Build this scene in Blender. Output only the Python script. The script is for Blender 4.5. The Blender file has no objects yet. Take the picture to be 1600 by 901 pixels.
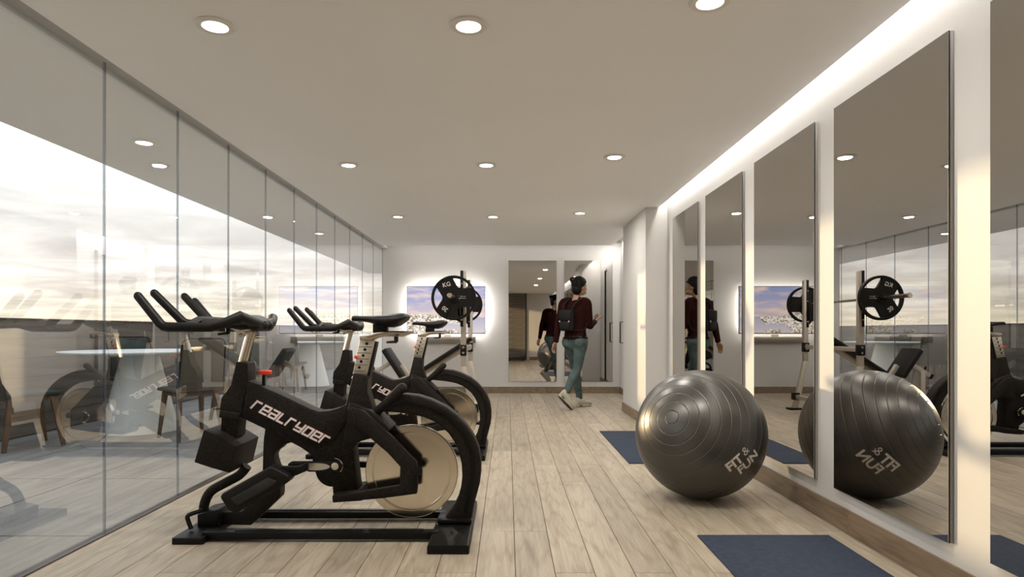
import bpy, bmesh, math, random
from mathutils import Vector, Matrix
random.seed(7)
S = bpy.context.scene
COL = S.collection
PI = math.pi

# ------------------------------------------------------------------ camera
cd = bpy.data.cameras.new('camera'); cam = bpy.data.objects.new('camera', cd); COL.objects.link(cam)
cam.location = (0, 0, 1); cam.rotation_euler = (PI/2, 0, 0)
cd.sensor_width = 36; cd.lens = 22.5; cd.shift_x = 7/1600; cd.shift_y = 66.5/1600
cd.clip_start = 0.05; cd.clip_end = 500
S.camera = cam
S.view_settings.view_transform = 'Standard'; S.view_settings.look = 'None'
S.view_settings.exposure = 0.0; S.view_settings.gamma = 1; S.view_settings.use_curve_mapping = False

# ------------------------------------------------------------------ node helper
class NT:
    def __init__(s, tree): s.t = tree; s.t.nodes.clear()
    def n(s, typ, **kw):
        nd = s.t.nodes.new(typ)
        for k, v in kw.items():
            if k.startswith('i_'):
                key = k[2:]; key = int(key) if key.isdigit() else key.replace('_', ' ')
                nd.inputs[key].default_value = v
            else: setattr(nd, k, v)
        return nd
    def l(s, a, b): s.t.links.new(a, b)
    def math(s, op, a, b=None, clamp=False):
        nd = s.t.nodes.new('ShaderNodeMath'); nd.operation = op; nd.use_clamp = clamp
        for i, v in enumerate((a, b)):
            if v is None: continue
            if isinstance(v, (int, float)): nd.inputs[i].default_value = v
            else: s.l(v, nd.inputs[i])
        return nd.outputs[0]
    def ramp(s, fac, stops, interp='LINEAR'):
        nd = s.t.nodes.new('ShaderNodeValToRGB'); cr = nd.color_ramp; cr.interpolation = interp
        while len(cr.elements) < len(stops): cr.elements.new(0.5)
        for e, (p, c) in zip(cr.elements, stops):
            e.position = p; e.color = (c[0], c[1], c[2], 1)
        s.l(fac, nd.inputs[0]); return nd.outputs[0]
    def mix(s, fac, a, b, blend='MIX'):
        nd = s.t.nodes.new('ShaderNodeMix'); nd.data_type = 'RGBA'; nd.blend_type = blend
        for sock, v in ((nd.inputs[0], fac), (nd.inputs[6], a), (nd.inputs[7], b)):
            if isinstance(v, (int, float)): sock.default_value = v
            elif isinstance(v, tuple): sock.default_value = (v[0], v[1], v[2], 1)
            else: s.l(v, sock)
        return nd.outputs[2]
def srgb(r, g, b):
    f = lambda c: (c/255/12.92 if c/255 <= .04045 else ((c/255+.055)/1.055)**2.4)
    return (f(r), f(g), f(b))

# ------------------------------------------------------------------ world: a hazy evening sky with streaked cloud
W = bpy.data.worlds.new('sky'); S.world = W; W.use_nodes = True
w = NT(W.node_tree)
tc = w.n('ShaderNodeTexCoord'); sp = w.n('ShaderNodeSeparateXYZ'); w.l(tc.outputs['Generated'], sp.inputs[0])
z = sp.outputs[2]
el = w.math('MAXIMUM', z, 0.0)
# clouds: noise over a plane seen in perspective
inv = w.math('DIVIDE', 1.0, w.math('ADD', el, 0.06))
cx = w.math('MULTIPLY', sp.outputs[0], inv); cy = w.math('MULTIPLY', sp.outputs[1], inv)
cb = w.n('ShaderNodeCombineXYZ'); w.l(cx, cb.inputs[0]); w.l(cy, cb.inputs[1])
nz = w.n('ShaderNodeTexNoise', i_Scale=1.1, i_Detail=7.0, i_Roughness=0.6); nz.inputs['Distortion'].default_value = 0.4
w.l(cb.outputs[0], nz.inputs['Vector'])
nz2 = w.n('ShaderNodeTexNoise', i_Scale=0.35, i_Detail=3.0); w.l(cb.outputs[0], nz2.inputs['Vector'])
cl = w.math('ADD', w.math('MULTIPLY', nz.outputs['Fac'], .6), w.math('MULTIPLY', nz2.outputs['Fac'], .4))
base = w.ramp(el, [(0.0, srgb(232,218,190)), (0.03, srgb(222,212,196)), (0.08, srgb(208,202,198)), (0.15, srgb(226,226,224)), (0.27, srgb(244,247,250)), (1.0, srgb(215,228,245))])
cloud = w.ramp(cl, [(0.36, (.60,.56,.56)), (0.48, (.84,.81,.79)), (0.58, (1.18,1.18,1.16)), (0.68, (1.34,1.34,1.34))])
amt = w.ramp(el, [(0.0, (.35,)*3), (0.05, (.9,)*3), (0.2, (.7,)*3), (0.5, (.35,)*3)])
cc = w.mix(amt, (1,1,1), cloud)
sky = w.mix(1.0, base, cc, 'MULTIPLY')
below = w.math('LESS_THAN', z, -0.001)
skyc = w.mix(below, sky, (.42,.40,.37))
bg = w.n('ShaderNodeBackground', i_Strength=2.35); w.l(skyc, bg.inputs[0])
wo = w.n('ShaderNodeOutputWorld'); w.l(bg.outputs[0], wo.inputs[0])

# ------------------------------------------------------------------ sun and strip lights
def light(name, typ, loc, energy, color=(1,1,1), direction=None, **kw):
    ld = bpy.data.lights.new(name, typ); ld.energy = energy; ld.color = color
    for k, v in kw.items(): setattr(ld, k, v)
    o = bpy.data.objects.new(name, ld); COL.objects.link(o); o.location = loc
    if direction is not None: o.rotation_euler = Vector(direction).to_track_quat('-Z', 'Y').to_euler()
    return o
SUN = light('sun', 'SUN', (-8, 10, 4), 6.0, (1.0, .74, .42), (1, -.9, -.15), angle=math.radians(1.2))
def cove(name, x, y0, y1, e):
    o = light(name, 'AREA', (x, (y0+y1)/2, 2.435), e*(y1-y0), (1, .97, .93), None, shape='RECTANGLE', size=.035, size_y=(y1-y0))
    return o
cove('right_cove_strip', 1.635, -1.5, 6.7, 4.6)
cove('alcove_cove_strip', 1.70, 8.15, 10.1, 11.0)
fc = light('back_cove_strip', 'AREA', (-.1, 10.05, 2.435), 7, (1, .97, .93), None, shape='RECTANGLE', size=3.5, size_y=.05)

# ------------------------------------------------------------------ materials
MATS = {}
def pbr(name, color, rough=.5, metal=0.0, bump=None, spec=None, vary=None, coat=None, alpha=None):
    m = bpy.data.materials.new(name); m.use_nodes = True; t = NT(m.node_tree)
    p = t.n('ShaderNodeBsdfPrincipled'); o = t.n('ShaderNodeOutputMaterial'); t.l(p.outputs[0], o.inputs[0])
    p.inputs['Base Color'].default_value = (*color, 1); p.inputs['Roughness'].default_value = rough
    p.inputs['Metallic'].default_value = metal
    if spec is not None: p.inputs['Specular IOR Level'].default_value = spec
    if coat: p.inputs['Coat Weight'].default_value = coat; p.inputs['Coat Roughness'].default_value = .1
    tc = t.n('ShaderNodeTexCoord')
    if vary:
        sc, c2 = vary
        nn = t.n('ShaderNodeTexNoise', i_Scale=sc, i_Detail=4.0); t.l(tc.outputs['Object'], nn.inputs['Vector'])
        f = t.ramp(nn.outputs['Fac'], [(.4, (0,0,0)), (.62, (1,1,1))])
        t.l(t.mix(f, color, c2), p.inputs['Base Color'])
    if bump:
        sc, st = bump
        nn = t.n('ShaderNodeTexNoise', i_Scale=sc, i_Detail=3.0); t.l(tc.outputs['Object'], nn.inputs['Vector'])
        b = t.n('ShaderNodeBump', i_Strength=st, i_Distance=.002); t.l(nn.outputs['Fac'], b.inputs['Height']); t.l(b.outputs[0], p.inputs['Normal'])
    MATS[name] = m; return m
def emit(name, color, s):
    m = bpy.data.materials.new(name); m.use_nodes = True; t = NT(m.node_tree)
    e = t.n('ShaderNodeEmission', i_Strength=s); e.inputs[0].default_value = (*color, 1)
    o = t.n('ShaderNodeOutputMaterial'); t.l(e.outputs[0], o.inputs[0]); MATS[name] = m; return m

M_wall = pbr('white_paint', (.545,.525,.50), .55, bump=(250, .06))
M_ceil = pbr('ceiling_paint', (.93,.925,.92), .7, bump=(120, .05), vary=(1.2, (.92,.915,.91)))
M_soffit = pbr('soffit_paint', (.80,.78,.76), .8)
M_black = pbr('black_wrinkle_paint', (.004,.0033,.0026), .60, bump=(260, 1.0), vary=(170, (.020,.014,.009)), spec=.2)
M_satin = pbr('satin_black', (.004,.0036,.0032), .42, bump=(300, .3), spec=.22)
M_pad = pbr('black_padding', (.006,.0045,.0035), .5, bump=(160, .25), spec=.25)
M_rubber = pbr('black_rubber', (.010,.010,.010), .6, bump=(120, .3))
M_steel = pbr('brushed_steel', (.62,.56,.48), .22, 1.0, bump=(60, .05))
M_alu = pbr('anodised_aluminium', (.62,.57,.48), .38, .85, bump=(90, .05))
M_silver = pbr('silver_paint', (.44,.39,.32), .42, .35)
M_fly = pbr('polished_flywheel', (.80,.74,.64), .13, 1.0)
M_red = pbr('red_plastic', (.75,.04,.01), .4)
M_logo = pbr('white_lettering', (.82,.74,.72), .5)
M_logoedge = pbr('pink_lettering_edge', (.50,.24,.22), .5)
M_plate = pbr('plate_rubber', (.005,.004,.003), .6, bump=(120, .3), spec=.2)
M_txt = pbr('grey_lettering', (.62,.57,.50), .5)
M_mat = pbr('blue_foam', (.020,.029,.050), .8, bump=(220, .8), vary=(40, (.027,.038,.062)), spec=.25)
M_seal = pbr('grey_seal', (.10,.11,.14), .3)
M_frame = pbr('dark_bronze_frame', (.05,.035,.025), .4)
M_handle = pbr('black_handle', (.010,.008,.007), .35)
M_edge = pbr('dark_mirror_edge', (.008,.008,.008), .3)
M_grey = pbr('grey_mirror_side', (.30,.28,.26), .45)
M_sound = pbr('beige_grille', (.20,.17,.13), .6, bump=(400, .5))
M_tvedge = pbr('tv_bezel', (.03,.03,.035), .35)
M_skin = pbr('skin', (.30,.165,.095), .5)
M_hair = pbr('black_hair', (.004,.003,.0025), .6, bump=(90, 1.0), spec=.15)
M_sweater = pbr('maroon_knit', (.020,.005,.0035), .9, bump=(200, .8), vary=(30, (.013,.0035,.003)), spec=.06)
M_jeans = pbr('grey_green_denim', (.052,.078,.076), .85, bump=(300, .6), vary=(14, (.078,.108,.102)), spec=.15)
M_stitch = pbr('denim_seam', (.05,.075,.075), .8)
M_shoe = pbr('cream_shoe', (.40,.375,.29), .6)
M_sole = pbr('dark_sole', (.03,.025,.022), .6)
M_bag = pbr('black_bag', (.006,.005,.005), .6, bump=(120, .4), spec=.2)
M_white = pbr('white_laminate', (.80,.82,.80), .3)
M_chair = pbr('taupe_upholstery', (.105,.095,.075), .8, bump=(200, .5))
M_chair2 = pbr('dark_green_upholstery', (.018,.026,.022), .7, bump=(200, .5))
M_wood = pbr('oak_leg', (.15,.085,.045), .5, vary=(12, (.11,.06,.03)))
M_lamp = emit('lamp_glow', (1, .96, .90), 14.0)
M_led = emit('led_glow', (1, .965, .92), 70.0)

def wood_mat(name, c1, c2, c3, scale=1.0, rough=.42):
    m = bpy.data.materials.new(name); m.use_nodes = True; t = NT(m.node_tree)
    p = t.n('ShaderNodeBsdfPrincipled'); o = t.n('ShaderNodeOutputMaterial'); t.l(p.outputs[0], o.inputs[0])
    tc = t.n('ShaderNodeTexCoord'); oi = t.n('ShaderNodeObjectInfo')
    off = t.n('ShaderNodeCombineXYZ'); r = oi.outputs['Random']
    t.l(t.math('MULTIPLY', r, 37.0), off.inputs[0]); t.l(t.math('MULTIPLY', r, 91.0), off.inputs[1])
    va = t.n('ShaderNodeVectorMath', operation='ADD'); t.l(tc.outputs['Object'], va.inputs[0]); t.l(off.outputs[0], va.inputs[1])
    mp = t.n('ShaderNodeMapping'); t.l(va.outputs[0], mp.inputs[0]); mp.inputs['Scale'].default_value = (16*scale, 1.1*scale, 16*scale)
    n1 = t.n('ShaderNodeTexNoise', i_Scale=1.0, i_Detail=6.0, i_Roughness=.62); n1.inputs['Distortion'].default_value = 1.2
    t.l(mp.outputs[0], n1.inputs['Vector'])
    mp2 = t.n('ShaderNodeMapping'); t.l(va.outputs[0], mp2.inputs[0]); mp2.inputs['Scale'].default_value = (90*scale, 5*scale, 90*scale)
    n2 = t.n('ShaderNodeTexNoise', i_Scale=1.0, i_Detail=4.0); t.l(mp2.outputs[0], n2.inputs['Vector'])
    f = t.math('ADD', t.math('MULTIPLY', n1.outputs['Fac'], .65), t.math('MULTIPLY', n2.outputs['Fac'], .35))
    colr = t.ramp(f, [(.32, c3), (.47, c2), (.62, c1)])
    # cathedral grain lines
    wv = t.n('ShaderNodeTexWave', i_Scale=1.4, i_Distortion=9.0, i_Detail=3.0); wv.wave_type = 'RINGS'
    mp3 = t.n('ShaderNodeMapping'); t.l(va.outputs[0], mp3.inputs[0]); mp3.inputs['Scale'].default_value = (9*scale, .55*scale, 9*scale)
    t.l(mp3.outputs[0], wv.inputs['Vector'])
    g = t.ramp(wv.outputs['Fac'], [(.0, (.78,.74,.68)), (.22, (1,1,1))])
    colr = t.mix(.55, colr, t.mix(1.0, colr, g, 'MULTIPLY'))
    tint = t.n('ShaderNodeMapRange'); t.l(r, tint.inputs[0]); tint.inputs[3].default_value = .86; tint.inputs[4].default_value = 1.08
    hs = t.n('ShaderNodeHueSaturation'); t.l(tint.outputs[0], hs.inputs['Value']); t.l(colr, hs.inputs['Color'])
    t.l(hs.outputs[0], p.inputs['Base Color'])
    p.inputs['Roughness'].default_value = rough
    b = t.n('ShaderNodeBump', i_Strength=.25, i_Distance=.001); t.l(f, b.inputs['Height']); t.l(b.outputs[0], p.inputs['Normal'])
    MATS[name] = m; return m
M_floor = wood_mat('oak_planks', (.405,.345,.26), (.33,.275,.20), (.235,.188,.13), rough=.5)
M_skirt = wood_mat('oak_skirting', (.24,.175,.11), (.185,.13,.08), (.11,.075,.045), rough=.5)
M_gap = pbr('dark_floor_joint', (.09,.065,.045), .8)

def stone_mat(name, c1, c2, mscale):
    m = bpy.data.materials.new(name); m.use_nodes = True; t = NT(m.node_tree)
    p = t.n('ShaderNodeBsdfPrincipled', i_Roughness=.8); o = t.n('ShaderNodeOutputMaterial'); t.l(p.outputs[0], o.inputs[0])
    tc = t.n('ShaderNodeTexCoord'); mp = t.n('ShaderNodeMapping'); mp.inputs['Scale'].default_value = mscale
    t.l(tc.outputs['Object'], mp.inputs[0])
    n = t.n('ShaderNodeTexNoise', i_Scale=2.0, i_Detail=9.0, i_Roughness=.65); t.l(mp.outputs[0], n.inputs['Vector'])
    t.l(t.ramp(n.outputs['Fac'], [(.35, c2), (.65, c1)]), p.inputs['Base Color'])
    b = t.n('ShaderNodeBump', i_Strength=.6, i_Distance=.006); t.l(n.outputs['Fac'], b.inputs['Height']); t.l(b.outputs[0], p.inputs['Normal'])
    MATS[name] = m; return m
M_board = stone_mat('board_formed_concrete', (.20,.175,.15), (.10,.088,.075), (1, .35, 5))
M_slab = stone_mat('terrace_slab', (.34,.33,.31), (.22,.21,.20), (4, .6, 1))

def glass_mat():
    m = bpy.data.materials.new('clear_glass'); m.use_nodes = True; t = NT(m.node_tree)
    g = t.n('ShaderNodeNewGeometry'); d = t.n('ShaderNodeVectorMath', operation='DOT_PRODUCT')
    t.l(g.outputs['Normal'], d.inputs[0]); t.l(g.outputs['Incoming'], d.inputs[1])
    c = t.math('ABSOLUTE', d.outputs['Value'])
    f = t.math('ADD', t.math('MULTIPLY', t.math('POWER', t.math('SUBTRACT', 1.0, c, True), 4.0), .58), .35, True)
    f = t.math('MULTIPLY', f, t.math('SUBTRACT', 1.0, g.outputs['Backfacing']))
    tr = t.n('ShaderNodeBsdfTransparent'); tr.inputs[0].default_value = (.955,.97,.968,1)
    gl = t.n('ShaderNodeBsdfGlossy', i_Roughness=0.0); gl.inputs[0].default_value = (.95,.96,.97,1)
    mx = t.n('ShaderNodeMixShader'); t.l(f, mx.inputs[0]); t.l(tr.outputs[0], mx.inputs[1]); t.l(gl.outputs[0], mx.inputs[2])
    o = t.n('ShaderNodeOutputMaterial'); t.l(mx.outputs[0], o.inputs[0]); return m
M_glass = glass_mat()
m = bpy.data.materials.new('clear_joint'); m.use_nodes = True; t = NT(m.node_tree)
tr = t.n('ShaderNodeBsdfTransparent'); tr.inputs[0].default_value = (.75,.78,.82,1)
df = t.n('ShaderNodeBsdfPrincipled', i_Roughness=.2); df.inputs['Base Color'].default_value = (.22,.24,.29,1)
mx = t.n('ShaderNodeMixShader', i_0=.2); t.l(tr.outputs[0], mx.inputs[1]); t.l(df.outputs[0], mx.inputs[2])
o = t.n('ShaderNodeOutputMaterial'); t.l(mx.outputs[0], o.inputs[0]); M_seal = m
m = bpy.data.materials.new('tinted_mirror'); m.use_nodes = True; t = NT(m.node_tree)
gl = t.n('ShaderNodeBsdfGlossy', i_Roughness=0.0); gl.inputs[0].default_value = (.59,.575,.555,1)
o = t.n('ShaderNodeOutputMaterial'); t.l(gl.outputs[0], o.inputs[0]); M_mirror = m

# dark metallic ball vinyl
M_ball = pbr('grey_vinyl', (.098,.092,.084), .35, .75)

# picture on the television: a sky over a white hillside town by the sea
def tv_mat():
    m = bpy.data.materials.new('screen_picture'); m.use_nodes = True; t = NT(m.node_tree)
    tc = t.n('ShaderNodeTexCoord'); s = t.n('ShaderNodeSeparateXYZ'); t.l(tc.outputs['Generated'], s.inputs[0])
    u, v = s.outputs[0], s.outputs[2]
    # vertical gradient of sky
    sky = t.ramp(v, [(.28, srgb(205,190,190)), (.45, srgb(205,192,200)), (.65, srgb(176,176,205)), (1.0, srgb(150,162,205))])
    mp = t.n('ShaderNodeMapping'); t.l(tc.outputs['Generated'], mp.inputs[0]); mp.inputs['Scale'].default_value = (1.6,1,4.2); mp.inputs['Rotation'].default_value = (0,.35,0)
    n = t.n('ShaderNodeTexNoise', i_Scale=1.7, i_Detail=5.0); t.l(mp.outputs[0], n.inputs['Vector'])
    sky = t.mix(t.ramp(n.outputs['Fac'], [(.45,(0,0,0)),(.65,(1,1,1))]), sky, srgb(238,212,200))
    # hill silhouette height: town highest at left, falling to the right; water between
    hill = t.math('ADD', t.math('MULTIPLY', t.math('SUBTRACT', 1.0, u), .10), .33)
    mp2 = t.n('ShaderNodeMapping'); t.l(tc.outputs['Generated'], mp2.inputs[0]); mp2.inputs['Scale'].default_value = (58,1,40)
    vo = t.n('ShaderNodeTexVoronoi', i_Scale=1.0); t.l(mp2.outputs[0], vo.inputs['Vector'])
    sc = t.n('ShaderNodeSeparateColor'); t.l(vo.outputs['Color'], sc.inputs[0])
    town = t.ramp(sc.outputs[0], [(.0, srgb(150,128,104)), (.2, srgb(190,172,150)), (.4, srgb(228,220,208)), (.7, srgb(246,242,234))], 'CONSTANT')
    n2 = t.n('ShaderNodeTexNoise', i_Scale=4.0, i_Detail=4.0); t.l(tc.outputs['Generated'], n2.inputs['Vector'])
    water = t.ramp(v, [(.0, srgb(215,205,205)), (.35, srgb(178,178,200))])
    iswater = t.math('GREATER_THAN', t.math('ADD', n2.outputs['Fac'], t.math('MULTIPLY', u, .45)), .78)
    land = t.mix(iswater, town, water)
    island = t.math('LESS_THAN', v, t.math('ADD', hill, t.math('MULTIPLY', t.math('SUBTRACT', n2.outputs['Fac'], .5), .1)))
    c = t.mix(island, sky, land)
    e = t.n('ShaderNodeEmission', i_Strength=1.1); t.l(c, e.inputs[0])
    o = t.n('ShaderNodeOutputMaterial'); t.l(e.outputs[0], o.inputs[0]); return m
M_tv = tv_mat()

# ------------------------------------------------------------------ mesh helpers
def tag(o, label=None, cat=None, group=None, kind=None):
    if label: o['label'] = label
    if cat: o['category'] = cat
    if group: o['group'] = group
    if kind: o['kind'] = kind
    return o
def empty(name, loc=(0,0,0), rz=0):
    o = bpy.data.objects.new(name, None); COL.objects.link(o); o.location = loc; o.rotation_euler = (0,0,rz)
    o.empty_display_size = .1; return o
def link(name, me, parent=None, loc=None):
    o = bpy.data.objects.new(name, me); COL.objects.link(o)
    if parent is not None: o.parent = parent
    if loc is not None: o.location = loc
    return o
class MB:
    def __init__(s): s.v = []; s.f = []; s.mi = []; s.m = 0
    def add(s, vs, fs):
        b = len(s.v); s.v += [tuple(v) for v in vs]; s.f += [tuple(i+b for i in f) for f in fs]; s.mi += [s.m]*len(fs); return s
    def box(s, c, size, rot=None):
        x, y, z = size[0]/2, size[1]/2, size[2]/2
        vs = [Vector((a*x, b*y, d*z)) for a in (-1,1) for b in (-1,1) for d in (-1,1)]
        if rot is not None: vs = [rot @ v for v in vs]
        c = Vector(c); vs = [v+c for v in vs]
        return s.add(vs, [(0,1,3,2),(4,6,7,5),(0,4,5,1),(2,3,7,6),(0,2,6,4),(1,5,7,3)])
    def bar(s, a, b, wv, wn, up=(0,1,0)):      # box beam from a to b; wv width along up, wn the other
        a, b = Vector(a), Vector(b); d = (b-a); L = d.length; d.normalize(); up = Vector(up)
        n = d.cross(up).normalized(); u = n.cross(d).normalized()
        R = Matrix((d, u, n)).transposed()
        return s.box((a+b)/2, (L, wv, wn), R)
    def prism(s, pts, y0, y1):    # pts: list of (x,z) outline, extruded along y
        n = len(pts)
        vs = [(x, y0, z) for x, z in pts] + [(x, y1, z) for x, z in pts]
        fs = [tuple(range(n)), tuple(range(2*n-1, n-1, -1))] + [(i, i+n, (i+1) % n + n, (i+1) % n) for i in range(n)]
        return s.add(vs, fs)
    def tube(s, pts, r, seg=12, cap=True, smooth=0, sq=1.0, capround=False):
        pts = [Vector(p) for p in pts]
        rs = list(r) if isinstance(r, (list, tuple)) else [r]*len(pts)
        if smooth:
            P, R = [], []
            n = len(pts)
            for i in range(n-1):
                p0, p1, p2, p3 = pts[max(i-1,0)], pts[i], pts[i+1], pts[min(i+2,n-1)]
                for k in range(smooth):
                    t = k/smooth
                    P.append(.5*((2*p1)+(-p0+p2)*t+(2*p0-5*p1+4*p2-p3)*t*t+(-p0+3*p1-3*p2+p3)*t**3)); R.append(rs[i]*(1-t)+rs[i+1]*t)
            P.append(pts[-1]); R.append(rs[-1]); pts, rs = P, R
        if capround:
            d0 = (pts[0]-pts[1]).normalized(); d1 = (pts[-1]-pts[-2]).normalized()
            A = [(pts[0]+d0*rs[0]*math.sin(a), rs[0]*math.cos(a)) for a in (1.35, 1.0, .6)]
            B = [(pts[-1]+d1*rs[-1]*math.sin(a), rs[-1]*math.cos(a)) for a in (.6, 1.0, 1.35)]
            pts = [p for p,_ in A]+pts+[p for p,_ in B]; rs = [q for _,q in A]+rs+[q for _,q in B]
        n = len(pts); T = [(pts[min(i+1,n-1)]-pts[max(i-1,0)]).normalized() for i in range(n)]
        ref = Vector((0,1,0)) if abs(T[0].y) < .9 else Vector((1,0,0))
        N = (ref - T[0]*ref.dot(T[0])).normalized(); vs = []
        for i in range(n):
            N = (N - T[i]*N.dot(T[i])).normalized(); Bn = T[i].cross(N)
            for k in range(seg):
                a = 2*PI*k/seg; vs.append(pts[i] + N*math.cos(a)*rs[i]*sq + Bn*math.sin(a)*rs[i])
        fs = [(i*seg+k, i*seg+(k+1)%seg, (i+1)*seg+(k+1)%seg, (i+1)*seg+k) for i in range(n-1) for k in range(seg)]
        if cap: fs += [tuple(range(seg-1,-1,-1)), tuple((n-1)*seg+k for k in range(seg))]
        return s.add(vs, fs)
    def loft(s, rings, cap=True, close=True):
        n = len(rings[0]); vs = [p for r in rings for p in r]
        fs = [(i*n+k, i*n+(k+1)%n, (i+1)*n+(k+1)%n, (i+1)*n+k) for i in range(len(rings)-1) for k in range(n if close else n-1)]
        if cap: fs += [tuple(range(n-1,-1,-1)), tuple((len(rings)-1)*n+k for k in range(n))]
        return s.add(vs, fs)
    def lathe(s, prof, c, axis='Z', seg=32):   # prof: (r, h) list
        c = Vector(c); vs = []
        for r, h in prof:
            for k in range(seg):
                a = 2*PI*k/seg; x, y = r*math.cos(a), r*math.sin(a)
                if axis == 'Z': v = Vector((x, y, h))
                elif axis == 'Y': v = Vector((x, h, y))
                else: v = Vector((h, x, y))
                vs.append(c+v)
        m = len(prof)
        fs = [(i*seg+k, i*seg+(k+1)%seg, (i+1)*seg+(k+1)%seg, (i+1)*seg+k) for i in range(m-1) for k in range(seg)]
        fs += [tuple(range(seg-1,-1,-1)), tuple((m-1)*seg+k for k in range(seg))]
        return s.add(vs, fs)
    def ell(s, c, r, rot=None, seg=16, rings=10):
        c = Vector(c); R = [];
        for i in range(1, rings):
            a = PI*i/rings
            ring = [Vector((r[0]*math.sin(a)*math.cos(2*PI*k/seg), r[1]*math.sin(a)*math.sin(2*PI*k/seg), r[2]*math.cos(a))) for k in range(seg)]
            if rot is not None: ring = [rot @ v for v in ring]
            R.append([v+c for v in ring])
        return s.loft(R)
    def build(s, name, mat, parent=None, bevel=0, bseg=2, smooth=None, loc=None, recenter=False):
        me = bpy.data.meshes.new(name); me.from_pydata(s.v, [], s.f)
        mats = mat if isinstance(mat, (list, tuple)) else [mat]
        for q in mats: me.materials.append(q)
        me.polygons.foreach_set('material_index', s.mi)
        bm = bmesh.new(); bm.from_mesh(me)
        bmesh.ops.recalc_face_normals(bm, faces=bm.faces)
        if bevel:
            es = [e for e in bm.edges if len(e.link_faces) == 2 and e.calc_face_angle(0) > math.radians(28)]
            bmesh.ops.bevel(bm, geom=es, offset=bevel, segments=bseg, affect='EDGES', profile=.5, clamp_overlap=True)
        bm.to_mesh(me); bm.free()
        if smooth is None: smooth = True
        if smooth:
            me.polygons.foreach_set('use_smooth', [True]*len(me.polygons))
            me.set_sharp_from_angle(angle=math.radians(32))
        return link(name, me, parent, loc)
def copy_tree(o, parent=None):
    c = o.copy(); COL.objects.link(c)
    if parent is not None: c.parent = parent
    for ch in list(o.children): copy_tree(ch, c)
    return c
def box_obj(name, lo, hi, mat, parent=None, bevel=0):
    c = [(a+b)/2 for a, b in zip(lo, hi)]; sz = [abs(b-a) for a, b in zip(lo, hi)]
    return MB().box((0,0,0), sz).build(name, mat, parent, bevel=bevel, loc=c, smooth=bevel > 0)
def struct(o): o['kind'] = 'structure'; return o
def text_mesh(txt, size, offset=0.0):
    cu = bpy.data.curves.new('lettering', 'FONT'); cu.body = txt; cu.size = size; cu.offset = offset; cu.resolution_u = 3
    cu.align_x = 'CENTER'; cu.align_y = 'CENTER'
    o = bpy.data.objects.new('lettering_tmp', cu); COL.objects.link(o)
    bpy.context.view_layer.update()
    dg = bpy.context.evaluated_depsgraph_get(); ev = o.evaluated_get(dg); me = ev.to_mesh()
    vs = [v.co.copy() for v in me.vertices]; fs = [tuple(p.vertices) for p in me.polygons]
    ev.to_mesh_clear(); bpy.data.objects.remove(o); bpy.data.curves.remove(cu)
    return vs, fs

# ================================================================== THE SETTING
HC = 2.305; XG = -1.995; XW = 1.685; YB = 10.3; Y0 = -1.65
fl = struct(box_obj('floor', (-2.02, Y0, -.12), (2.0, YB, -.012), M_gap))
PW = .164
rows = []
x = -1.985
first = .05
rows.append((x, x+first)); x += first
while x < 1.83: rows.append((x, min(x+PW, 1.83))); x += PW
joints = [3.0, 2.95]
for i, (a, b) in enumerate(rows):
    if b-a < .012: continue
    y = Y0 + (0 if i == 0 else -random.choice([0, .55, 1.1, 1.6]) )
    y0 = y
    while y0 < YB:
        L = 2.15 if i else 4.0
        lo, hi = max(y0, Y0), min(y0+L, YB)
        if hi - lo > .02:
            g = .0011
            m = MB(); w_, l_ = (b-a)/2-g, (hi-lo)/2-g; ch = .0015
            vs = [(-w_,-l_,-.012),(w_,-l_,-.012),(w_,l_,-.012),(-w_,l_,-.012),(-w_,-l_,-ch),(w_,-l_,-ch),(w_,l_,-ch),(-w_,l_,-ch),
                  (-w_+ch,-l_+ch,0),(w_-ch,-l_+ch,0),(w_-ch,l_-ch,0),(-w_+ch,l_-ch,0)]
            fs = [(0,3,2,1)]+[(k,(k+1)%4,(k+1)%4+4,k+4) for k in range(4)]+[(k+4,(k+1)%4+4,(k+1)%4+8,k+8) for k in range(4)]+[(8,9,10,11)]
            m.add(vs, fs); o_ = m.build('plank', M_floor, None, smooth=False)
            o_.location = ((a+b)/2, (lo+hi)/2, 0)
            o_.parent = fl; o_.matrix_parent_inverse = fl.matrix_basis.inverted()
        y0 += L

def setpar(o, p):
    o.parent = p; o.matrix_parent_inverse = p.matrix_basis.inverted()
# ceiling: dropped panel with a light slot along the right and the far wall
struct(box_obj('ceiling', (-1.925, Y0, HC), (1.593, 9.75, HC+.03), M_ceil))
struct(box_obj('ceiling', (-2.02, Y0-.1, 2.45), (1.9, YB+.1, 2.55), M_wall))
# side walls
struct(box_obj('wall_right', (XW, Y0-.1, 0), (2.0, 6.75, 2.5), M_wall))
struct(box_obj('wall_column', (1.457, 6.75, .0), (2.0, 8.07, 2.45), M_wall))
struct(box_obj('wall_alcove', (1.82, 8.0, 0), (2.0, YB+.1, 2.5), M_wall))
struct(box_obj('wall_back', (-2.02, YB, 0), (2.0, YB+.15, 2.5), M_wall))
struct(box_obj('wall_behind', (-2.02, Y0-.15, 0), (2.0, Y0, 2.5), M_wall))
struct(box_obj('trim_1', (-2.02, Y0, 2.33), (-1.93, YB, 2.45), M_wall))       # head above the glass
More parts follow.
